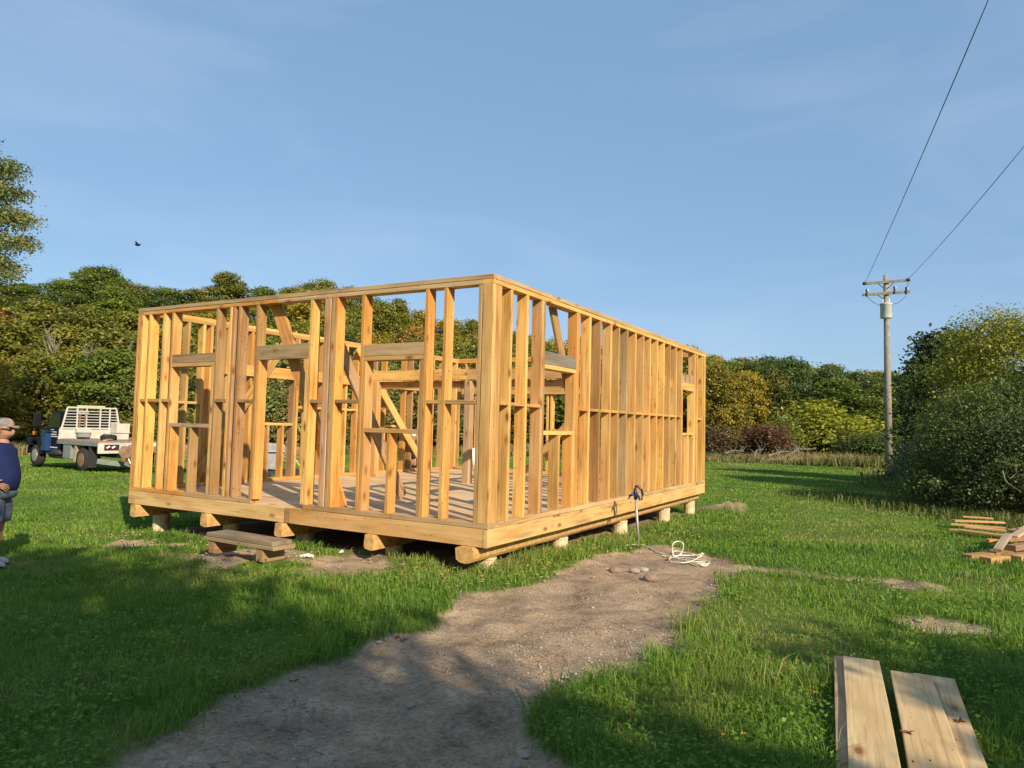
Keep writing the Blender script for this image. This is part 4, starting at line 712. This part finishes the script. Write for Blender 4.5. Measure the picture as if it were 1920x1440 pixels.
p=W(2.2,LB+1.2); a=atd(885,841,p.y); b=atd(891,870,p.y); tag(MB().tube([b-(a-b)*.8,a],.07,12).build('white_pipe',WHITE,None,True),'slanting white plastic pipe standing behind the frame','pipe')
# ---------------------------------------------------------------- flatbed truck
NAVY=simple('dark navy paint',(.006,.007,.012),.5,.15,3,spec=.25,bmp=0); BLU=simple('blue paint',(.015,.05,.15),.28,.1,3,spec=.6,bmp=0); WHT=simple('dusty white paint',(.52,.50,.43),.5,.15,2.5,bmp=0); GRY=simple('grey green steel',(.22,.25,.23),.6,.2,4,bmp=0); TYRE=simple('tyre rubber',(.035,.032,.03),.9,.25,12); RUST=simple('rusty dusty steel',(.24,.15,.09),.9,.4,7); GLS=simple('dark window glass',(.01,.012,.015),.08,.1,2,spec=.8,bmp=0); REDL=simple('red lamp lens',(.35,.02,.015),.25,.1,5,bmp=0); ORL=simple('orange lamp lens',(.8,.25,.02),.3,.1,5,bmp=0); BEDW=simple('grey bed planks',(.32,.22,.15),.9,.35,8); LETT=simple('white lettering film',(.7,.7,.7),.5,.05,4,bmp=0)
rw=at(150,885,-.42); fwh=at(79,876,-.42); tdir=(fwh-rw); tdir.z=0; wb=3.9; tdir.normalize()
tz=gz(rw.x,rw.y); TA=math.atan2(tdir.y,tdir.x)
truck=empty('flatbed_truck',(rw.x,rw.y,tz),TA,'blue and black flatbed truck with a white headache rack and wooden bed','truck')
# local: x forward, origin under left rear wheel centre; left side y=0 (towards viewer), right side is y=-2.3
def wheel(x,y,r=.42,wd=.26,rim=RUST):
    w_=MB().tube([(x,y-wd/2,r),(x,y-wd/2+.04,r),(x,y+wd/2-.04,r),(x,y+wd/2,r)],[r*.9,r,r,r*.9],24); o=w_.build('wheel',TYRE,truck,True); MB().tube([(x,y+wd/2-.02,r),(x,y+wd/2+.012,r),(x,y+wd/2+.03,r)],[r*.6,r*.58,r*.2],16).build('rim',rim,o); return o
for x,rm in ((0,RUST),(wb,GALV)):
    wheel(x,-.13,rim=rm); wheel(x,-2.15,rim=rm)
MB().box((wb*.5-.3,-.75,.62),(wb+2.4,.12,.2)).box((wb*.5-.3,-1.55,.62),(wb+2.4,.12,.2)).build('chassis',DARKM,truck)
bx0,bx1=-1.25,1.95; 
MB().box(((bx0+bx1)/2,-1.15,1.0),(bx1-bx0,2.3,.10)).build('bed',GRY,truck)
for i in range(9): MB().box(((bx0+bx1)/2,-.13-i*.255,1.075),(bx1-bx0-.02,.245,.04)).build('bed_plank',BEDW,truck)
MB().box(((bx0+bx1)/2,.0,1.0),(bx1-bx0,.05,.13)).build('bed_side_rail',GRY,truck); MB().box(((bx0+bx1)/2,-2.31,1.0),(bx1-bx0,.05,.13)).build('bed_side_rail',GRY,truck)
rp=MB().box((bx0-.04,-1.15,.87),(.06,2.36,.36)).build('rear_panel',WHT,truck,bevel=.01)
MB().box((bx0-.075,-.42,.9),(.02,.5,.2)).build('lamp_recess',DARKM,truck)
for y in (-.30,-.48): MB().tube([(bx0-.075,y+.05,.87),(bx0-.10,y-.04,.93)],.06,10).build('tail_light',REDL,truck)
MB().tube([(bx0-.06,-1.05,.9),(bx0-.085,-1.05,.9)],.085,16).build('hitch_ring',DARKM,truck); MB().tube([(bx0-.07,-1.05,.9),(bx0-.092,-1.05,.9)],.06,16).build('hitch_face',WHT,truck)
for y in (-1.45,-1.7): MB().tube([(bx0-.06,y,.9),(bx0-.08,y,.9)],.035,10).build('marker_hole',DARKM,truck)
# headache rack
rk=MB(); rx=bx1-.02; zt=2.28
def post(y0,y1,z0,z1,r=.035): rk.tube([(rx,y0,z0),(rx,y1,z1)],r,6)
post(-.02,-.27,1.1,zt); post(-2.28,-2.03,1.1,zt); 
for y in (-.62,-.95,-1.45,-1.8): post(y,y,1.1,zt,.03)
rk.tube([(rx,-.27,zt),(rx,-2.03,zt)],.035,6); rk.tube([(rx,-.05,1.5),(rx,-2.25,1.5)],.035,6)
rf=rk.build('rack_frame',WHT,truck)
for i in range(6):
    z=1.62+i*.105; MB().tube([(rx+.01,-.08-.25*(z-1.5)/.78*.9,z),(rx+.01,-2.22+.25*(z-1.5)/.78*.9,z)],.016,5).build('rack_bar',WHT,truck)
MB().box((rx+.03,-1.15,1.29),(.04,2.24,.36)).build('rack_panel',WHT,truck); MB().box((rx-.04,-.80,2.10),(.05,.38,.13)).build('vent_plate',WHT,truck)
for i in range(8): MB().box((rx-.07,-.64-i*.045,2.10),(.01,.02,.07)).build('vent_slot',DARKM,truck)
MB().box((rx-.03,-.7,1.8),(.03,.05,.5)).box((rx-.03,-.9,1.8),(.03,.05,.5)).build('rusty_strap',RUST,truck)
MB().box((rx-.12,-.80,1.42),(.2,.5,.16)).build('winch_box',WHT,truck,bevel=.01); MB().box((rx-.15,-.8,1.25),(.22,.42,.14)).build('winch_base',GRY,truck)
MB().box((rx-.25,-2.1,1.52),(.5,.5,.38)).build('toolbox',WHT,truck,bevel=.01); MB().box((rx-.25,-1.95,1.2),(.5,.75,.22)).build('toolbox_base',WHT,truck,bevel=.01)
MB().tube([(rx,-.6,zt+.06),(rx,-1.6,zt+.06)],.03,6).build('light_bar',simple('pale yellow bar',(.6,.55,.35),.5,.1),truck)
# cab
cab=MB(); cx0,cx1=bx1+.12,bx1+1.55
cab.prism([(cx0,.62),(cx1+.15,.62),(cx1+.15,1.42),(cx1-.05,1.5),(cx1-.42,2.12),(cx0,2.16)],-.20,-2.10).build('cab',NAVY,truck,bevel=.05)
MB().prism([(cx0+.22,1.52),(cx1-.15,1.5),(cx1-.47,2.03),(cx0+.22,2.06)],-.195,-.175).build('side_window',GLS,truck); MB().box((cx0-.012,-1.15,1.85),(.02,1.5,.4)).build('rear_window',GLS,truck)
MB().box((cx0+.55,-.185,1.08),(1.1,.03,.80)).build('door',NAVY,truck,bevel=.01)
for k,(z,l) in enumerate(((1.42,.35),(1.34,.62),(1.25,.55),(1.17,.7),(.76,.75))): 
    for j in range(int(l/.09)): MB().box((cx0+.95-.09*j-.04,-.163,z),(.07 if (j*7+k)%3 else .045,.008,.035)).build('door_lettering',LETT,truck)
hood=MB().prism([(cx1+.1,.7),(cx1+.88,.7),(cx1+.9,1.2),(cx1+.8,1.32),(cx1+.1,1.46)],-.32,-1.98).build('hood',NAVY,truck,bevel=.06)
# fenders: arches around the front wheels
for y0,y1 in ((.04,-.36),(-1.94,-2.3)):
    pr=[(wb+.62*math.cos(a),.50+.64*math.sin(a)*.95) for a in np.linspace(0,PI,14)]+[(wb+.50*math.cos(a),.48+.5*math.sin(a)) for a in np.linspace(PI,0,14)]
    MB().prism(pr,y0,y1).build('fender',NAVY,truck)
MB().prism([(wb-.95,.62),(wb-.5,.62),(wb-.62,.9),(wb-.45,1.15),(wb-.45,1.42),(wb-.95,1.42)],.02,-.2).build('side_panel',BLU,truck,bevel=.03)
MB().box((wb+.62,-1.15,.62),(.18,2.3,.3)).build('front_bumper',GALV,truck,bevel=.03); MB().box((wb+.42,.02,.95),(.3,.2,.3)).build('headlamp_housing',NAVY,truck,bevel=.03)
MB().box((wb-.05,.06,1.27),(.16,.1,.14)).build('marker_lamp',ORL,truck,bevel=.02)
m_=MB().box((wb-1.15,.42,1.78),(.1,.26,.5)).build('mirror',NAVY,truck,bevel=.03); MB().tube([(wb-1.15,.42,1.55),(wb-1.1,.1,1.42),(wb-1.1,-.2,1.38)],.03,6).build('mirror_arm',NAVY,truck)
MB().box((1.15,-.2,.68),(.62,.4,.52)).build('side_toolbox',GRY,truck,bevel=.015); MB().box((2.5,-.18,.55),(.9,.36,.06)).build('step_plate',DARKM,truck); MB().tube([(2.15,-.3,.55),(3.0,-.3,.55)],.2,14).build('fuel_tank',DARKM,truck,True)
for y in (-.13,-2.15): MB().box((-.62,y,.55),(.02,.3,.75)).build('mud_flap',DARKM,truck)
MB().prism([(.55,.92),(.62,.35),(.52,.35),(.42,.92)],.0,-.3).build('inner_splash_guard',simple('tan panel',(.4,.3,.2),.8),truck)
MB().box((bx0+.25,-.75,.32),(.06,1.3,.18),Matrix.Rotation(.15,3,'X')).build('rear_skid',GRY,truck)
# cargo on the bed
loc=lambda x,y,z: truck.matrix_basis@Vector((x,y,z)) if 0 else Vector((rw.x,rw.y,tz))+Matrix.Rotation(TA,3,'Z')@Vector((x,y,z))
mb=MB()
for i in range(14):
    a=i*.45; mb.tube([loc(.2+.22*math.cos(a+j*.9)*(1-.02*i),-1.0+.28*math.sin(a+j*.9),1.13+.012*i+.03*math.sin(j*2+i)) for j in range(8)],.012,5)
tag(mb.build('wire_coil',DARKM,None,True),'dark tangle of chain and wire on the truck bed','wire')
a=loc(-.6,-.5,1.12); b=loc(.4,-1.3,1.14); loose('board',a,b,(0,0,1),.04,.12,TAN+(1,),'loose tan board lying across the truck bed'); tag(MB().box(loc(-.5,-1.8,1.16),(.7,.4,.12),Matrix.Rotation(TA+.3,3,'Z')).build('rust_plate',RUST,bevel=.02),'rusty steel plate lying on the truck bed by the frame','steel plate')
# trailer behind the frame
t0=atd(222,872,24.5); tr=empty('flat_trailer',(t0.x,t0.y,gz(t0.x,t0.y)),math.radians(8),'low trailer with an orange plank deck and rusty gooseneck behind the frame','trailer')
MB().prism([(0,.75),(.25,.35),(.55,.22),(.9,.5),(1.2,.85),(.9,.95),(.1,.95)],-.1,.12).build('gooseneck',RUST,tr,bevel=.02)
for q in range(5): MB().tube([(.3+.14*q,-.12,.5+.07*(q%3)),(.35+.14*q,-.2,.6+.07*(q%3))],.05,8).build('rusty_fitting',RUST,tr)
MB().tube([(.35,-.14,.55),(.5,-.16,.25),(.85,-.16,.12)],.02,6).build('safety_chain',GALV,tr)
for i in range(8): MB().box((3.9,.1+i*.26,.93),(5.6,.25,.06)).build('deck_plank',simple('tr plank',(.42,.27,.15),.9,.3,6) if i==0 else bpy.data.materials['tr plank'],tr)
MB().box((3.9,-.06,.85),(5.6,.06,.2)).build('side_beam',RUST,tr); MB().box((3.9,2.1,.85),(5.6,.06,.2)).build('side_beam',RUST,tr)
for x in (3.3,4.2):
    for y in (.0,2.0): MB().tube([(x,y-.12,.38),(x,y+.12,.38)],.37,20).build('wheel',TYRE,tr,True)
for z in (.55,.68): MB().tube([(1.4,-.1,z),(6.5,-.1,z)],.015,5).build('under_rail',GALV,tr)
# machine behind the door opening
m0=atd(520,868,21.); mc=empty('sawmill_cart',(m0.x,m0.y,gz(m0.x,m0.y)),.3,'grey and black machine with small wheels standing behind the back wall','machine')
MB().box((-.1,.3,.8),(.55,.5,.75),Matrix.Rotation(.1,3,'Y')).build('engine_cover',simple('grey cover',(.3,.3,.32),.6,.2),mc,bevel=.04); MB().box((.1,.3,.34),(1.2,.6,.1)).build('base_frame',DARKM,mc); MB().tube([(-.5,-.02,.95),(.2,-.02,.95)],.02,6).build('handle_bar',GALV,mc)
for x in (-.35,.5): MB().tube([(x,.0,.2),(x,-.12,.2)],.2,16).build('wheel',TYRE,mc,True)
MB().tube([(.3,-.05,1.0),(.75,-.05,.35)],.03,4).build('strut',simple('yellow strut',(.5,.45,.15),.6),mc)
# ---------------------------------------------------------------- people
SKIN=simple('skin',(.40,.22,.14),.55,.12,12,bmp=0); SHIRT=simple('navy cotton shirt',(.008,.016,.075),.85,.2,9); SHORT=simple('grey blue shorts cloth',(.14,.17,.21),.85,.2,12); CAPM=simple('grey cap cloth',(.20,.20,.19),.85,.2,16); SHOE=simple('light trainer',(.48,.48,.46),.7,.15,12); SOCK=simple('white sock',(.7,.7,.68),.85,.05,12); HAIR=simple('grey hair',(.25,.22,.19),.8,.2,30); GLOVE=simple('grey work glove',(.33,.34,.36),.8,.2,14); BLKC=simple('black cloth',(.015,.015,.02),.85,.2,8)
def skin(name,verts,edges,mat_,parent,sub=2,root=0):
    """verts: (x,y,z,rx[,ry])"""
    me=bpy.data.meshes.new(name); me.from_pydata([v[:3] for v in verts],edges,[]); me.update(); o=link(name,me,mat_,parent)
    bm=bmesh.new(); bm.from_mesh(me); ly=bm.verts.layers.skin.verify(); bm.verts.ensure_lookup_table()
    for i,v in enumerate(verts): bm.verts[i][ly].radius=(v[3],v[4] if len(v)>4 else v[3]); bm.verts[i][ly].use_root=(i==root)
    bm.to_mesh(me); bm.free(); m=o.modifiers.new('skin','SKIN'); m.use_smooth_shade=True; s=o.modifiers.new('sub','SUBSURF'); s.levels=sub; s.render_levels=sub
    return o
def chain(n,s=0): return [(s+i,s+i+1) for i in range(n-1)]
def head(parent,x,y,z,R_=.1,mat_=SKIN):
    """head facing +x, as one loft of horizontal rings with nose, chin, ears"""
    V=[];F=[];n=20; rings=[(-.13,.055,-.01),(-.10,.062,-.005),(-.085,.078,.012),(-.06,.088,.012),(-.03,.094,.006),(0,.098,.002),(.04,.100,-.002),(.08,.094,-.006),(.11,.075,-.01),(.128,.04,-.012)]
    for zz,r,ox in rings:
        for k in range(n):
            a=2*PI*k/n; c,s=math.cos(a),math.sin(a); px=c*r*1.02+ox; py=s*r*.80
            if c>.98: px+={-.03:.022,-.06:.012,0:.004,-.085:.010,-.10:.012}.get(zz,0)      # nose, lips, chin
            elif c>.93: px+={-.03:.004,0:-.008,-.06:.004}.get(zz,0)
            V.append((x+px,y+py,z+zz))
    m_=len(rings)
    for j in range(m_-1):
        for k in range(n): F.append((j*n+k,j*n+(k+1)%n,(j+1)*n+(k+1)%n,(j+1)*n+k))
    F+=[tuple(range(n))[::-1],tuple((m_-1)*n+k for k in range(n))]
    h=MB().add(V,F).build('head',mat_,parent,True); s_=h.modifiers.new('sub','SUBSURF'); s_.levels=1; s_.render_levels=1
    for sg in (-1,1): MB().tube([(x-.012,y+sg*.078,z-.045),(x-.018,y+sg*.092,z-.02),(x-.014,y+sg*.09,z+.01)],[.01,.02,.012],8).build('ear',mat_,parent,True)
    return h
mp_=at(8,1072,-.09); mz=gz(mp_.x,mp_.y); man=empty('person',(mp_.x-.10,mp_.y,mz),.05,'man in grey cap, navy T-shirt and grey shorts, hand on hip, at left edge','person')
dm=mp_.y; HH=(atd(8,787,dm).z-mz); k_=HH/1.74; man.scale=(k_,k_,k_)
# legs+arms+neck body, facing +x
bv=[(0,0,.93,.13,.15),(.0,0,1.08,.14,.15),(0,0,1.3,.12,.15),(-.01,0,1.46,.06,.07),(0.01,0,1.53,.055,.055),
 (0,-.10,.86,.10),(.02,-.11,.50,.062),(0,-.115,.28,.058),(.0,-.12,.09,.038),
 (-.03,.10,.86,.10),(-.05,.11,.50,.062),(-.09,.115,.28,.058),(-.11,.12,.09,.038),
 (-.01,-.18,1.40,.06),(-.10,-.32,1.16,.047),(-.03,-.27,1.04,.036),(.045,-.215,.985,.028),
 (-.01,.18,1.40,.06),(-.14,.32,1.16,.047),(-.10,.30,1.0,.036),(-.07,.27,.90,.028)]
be=[(0,1),(1,2),(2,3),(3,4),(0,5),(5,6),(6,7),(7,8),(0,9),(9,10),(10,11),(11,12),(2,13),(13,14),(14,15),(15,16),(2,17),(17,18),(18,19),(19,20)]
skin('body',bv,be,SKIN,man)
def hand(x,y,z,side,d=(1,0,-.2)):
    d=Vector(d).normalized(); sd=Vector((0,0,1)); out=[(x,y,z,.026,.02),(x+d.x*.05,y+d.y*.05,z+d.z*.05,.034,.018),(x+d.x*.085,y+d.y*.085,z+d.z*.085,.036,.016)]
    ed=[(0,1),(1,2)]; b=Vector(out[2][:3])
    for i in range(4):
        o=b+Vector((0,0,.026-.017*i)); L_=[.07,.078,.072,.055][i]; f=(d+Vector((0,0,.10-.13*i))).normalized(); p1=o+f*L_*.45; p2=o+f*L_*.8+Vector((0,-.012*side,-.01)); p3=o+f*L_+Vector((0,-.024*side,-.022)); n=len(out)
        out+=[(*o,.010),(*p1,.009),(*p2,.008),(*p3,.007)]; ed+=[(2,n),(n,n+1),(n+1,n+2),(n+2,n+3)]
    n=len(out); t=Vector(out[1][:3])+Vector((0,0,.026)); out+=[(*t,.012),(*(t+Vector((.025,0,.03))),.010),(*(t+Vector((.05,0,.036))),.008)]; ed+=[(1,n),(n,n+1),(n+1,n+2)]
    return out,ed
for sg,hp3,hd in ((-1,(.045,-.212,.985),(1,.35,-.28)),(1,(-.07,.27,.90),(.3,-.1,-1))):
    o_,e_=hand(*hp3,sg,hd); skin('hand',o_,e_,SKIN,man,2,1)
head(man,.015,0,1.635)
# shirt: lofted torso with belly and short sleeves
def loft(name,rings,mat_,parent,n=24,cap=True,sub=1):
    V=[];F=[]
    for cx,cy,cz,rx,ry,*t in rings:
        for k in range(n):
            a=2*PI*k/n; V.append((cx+math.cos(a)*rx+random.uniform(-.002,.002),cy+math.sin(a)*ry,cz+(t[0]*math.cos(a) if t else 0)))
    m_=len(rings)
    for j in range(m_-1):
        for k in range(n): F.append((j*n+k,j*n+(k+1)%n,(j+1)*n+(k+1)%n,(j+1)*n+k))
    if cap: F+=[tuple(range(n))[::-1],tuple((m_-1)*n+k for k in range(n))]
    o=MB().add(V,F).build(name,mat_,parent,True)
    if sub: s_=o.modifiers.new('sub','SUBSURF'); s_.levels=sub; s_.render_levels=sub
    return o
loft('shirt',[(.0,0,.88,.165,.185),(.01,0,.91,.17,.19),(.025,0,1.0,.178,.19),(.03,0,1.10,.178,.19),(.012,0,1.22,.16,.19),(0,0,1.32,.14,.195),(-.01,0,1.40,.115,.19),(-.01,0,1.44,.09,.14),(-.005,0,1.475,.07,.085)],SHIRT,man)
for sg in (-1,1): loft('sleeve',[(-.075,sg*.285,1.20,.072,.062),(-.05,sg*.25,1.27,.075,.065),(-.02,sg*.20,1.36,.075,.06),(-.01,sg*.15,1.42,.07,.05)],SHIRT,man,16)
loft('shorts',[(0,0,.78,.155,.19),(.005,0,.86,.165,.2),(.01,0,.96,.155,.185)],SHORT,man)
for sg,dx in ((-1,0),(1,-.03)): loft('shorts_leg',[(dx+.01,sg*.105,.50,.10,.095),(dx+.005,sg*.10,.58,.105,.10),(dx,sg*.095,.70,.115,.10),(dx,sg*.09,.82,.12,.10)],SHORT,man,18)
for sg,dx in ((-1,0),(1,-.11)):
    yy=sg*.12; loft('sock',[(dx,yy,.06,.045,.042),(dx,yy,.15,.044,.042)],SOCK,man,12)
    V=[];F=[];n=14; prof=[(-.09,.03,.035,.05),(-.07,.045,.05,.06),(-.02,.05,.05,.065),(.04,.05,.045,.052),(.10,.052,.04,.042),(.155,.048,.03,.032),(.185,.02,.02,.015)]
    for px,ry,hh_,zc in prof:
        for q in range(n): a=2*PI*q/n; V.append((dx+px,yy+math.cos(a)*ry,max(.012,zc+math.sin(a)*hh_)))
    for j in range(len(prof)-1):
        for q in range(n): F.append((j*n+q,j*n+(q+1)%n,(j+1)*n+(q+1)%n,(j+1)*n+q))
    F+=[tuple(range(n))[::-1],tuple((len(prof)-1)*n+q for q in range(n))]; sh=MB().add(V,F).build('shoe',SHOE,man,True)
    MB().prism([(dx-.095,yy-.05),(dx+.15,yy-.055),(dx+.19,yy),(dx+.15,yy+.055),(dx-.095,yy+.05)],0,.022,'z').build('sole',BLKC,sh); MB().box((dx+.03,yy,.098),(.06,.05,.012)).build('laces',BLKC,sh)
loft('cap',[(.0,0,1.655,.112,.092),(-.002,0,1.69,.112,.092),(-.004,0,1.73,.100,.082),(-.006,0,1.757,.065,.055),(-.006,0,1.765,.02,.02)],CAPM,man,20)
MB().add([(.07,-.075,1.672),(.13,-.065,1.668),(.165,-.035,1.655),(.172,0,1.655),(.165,.035,1.655),(.13,.065,1.672),(.07,.075,1.672),(.07,-.075,1.66),(.13,-.065,1.655),(.165,-.035,1.64),(.172,0,1.64),(.165,.035,1.64),(.13,.065,1.66),(.07,.075,1.66)],[(0,1,2,3,4,5,6),(13,12,11,10,9,8,7)]+[(i,i+7,i+8,i+1) for i in range(6)]).build('cap_visor',CAPM,man)
MB().box((.105,0,1.628),(.012,.13,.03)).box((.05,-.083,1.632),(.12,.006,.012)).box((.05,.083,1.632),(.12,.006,.012)).build('sunglasses',BLKC,man)
loft('hair',[(-.03,0,1.60,.075,.084),(-.03,0,1.66,.085,.088)],HAIR,man,16)
loft('glove',[(.085,-.19,.86,.035,.02),(.08,-.19,.90,.05,.03),(.06,-.19,.945,.045,.03)],GLOVE,man,10)
# second man far behind the wall
q=atd(774,870,19.); zz=gz(q.x,q.y); m2=empty('person',(q.x,q.y,zz),1.2,'distant man in black clothes and a pale cap beyond the back wall','person'); hh=(atd(774,812,19).z-zz)/1.76; m2.scale=(hh,hh,hh)
skin('body',bv,be,SKIN,m2)
for sg in (-1,1):
    o_,e_=hand(*((.045,-.212,.985) if sg<0 else (-.07,.27,.90)),sg,(1,.35,-.28) if sg<0 else (.3,-.1,-1)); skin('hand',o_,e_,SKIN,m2,1,1)
head(m2,.015,0,1.635); loft('shirt',[(0,0,.90,.15,.17),(.0,0,1.1,.14,.17),(0,0,1.32,.13,.19),(-.01,0,1.42,.1,.16),(-.005,0,1.475,.07,.085)],BLKC,m2)
for sg in (-1,1):
    loft('sleeve',[(-.075,sg*.285,1.20,.072,.062),(-.02,sg*.20,1.36,.075,.06),(-.01,sg*.15,1.42,.07,.05)],BLKC,m2,14); loft('trouser_leg',[(-.05,sg*.115,.03,.07,.065),(-.02,sg*.11,.45,.085,.08),(0,sg*.09,.92,.12,.11)],BLKC,m2,16)
loft('cap',[(.0,0,1.655,.112,.092),(-.004,0,1.73,.100,.082),(-.006,0,1.765,.02,.02)],WHITE,m2,16)
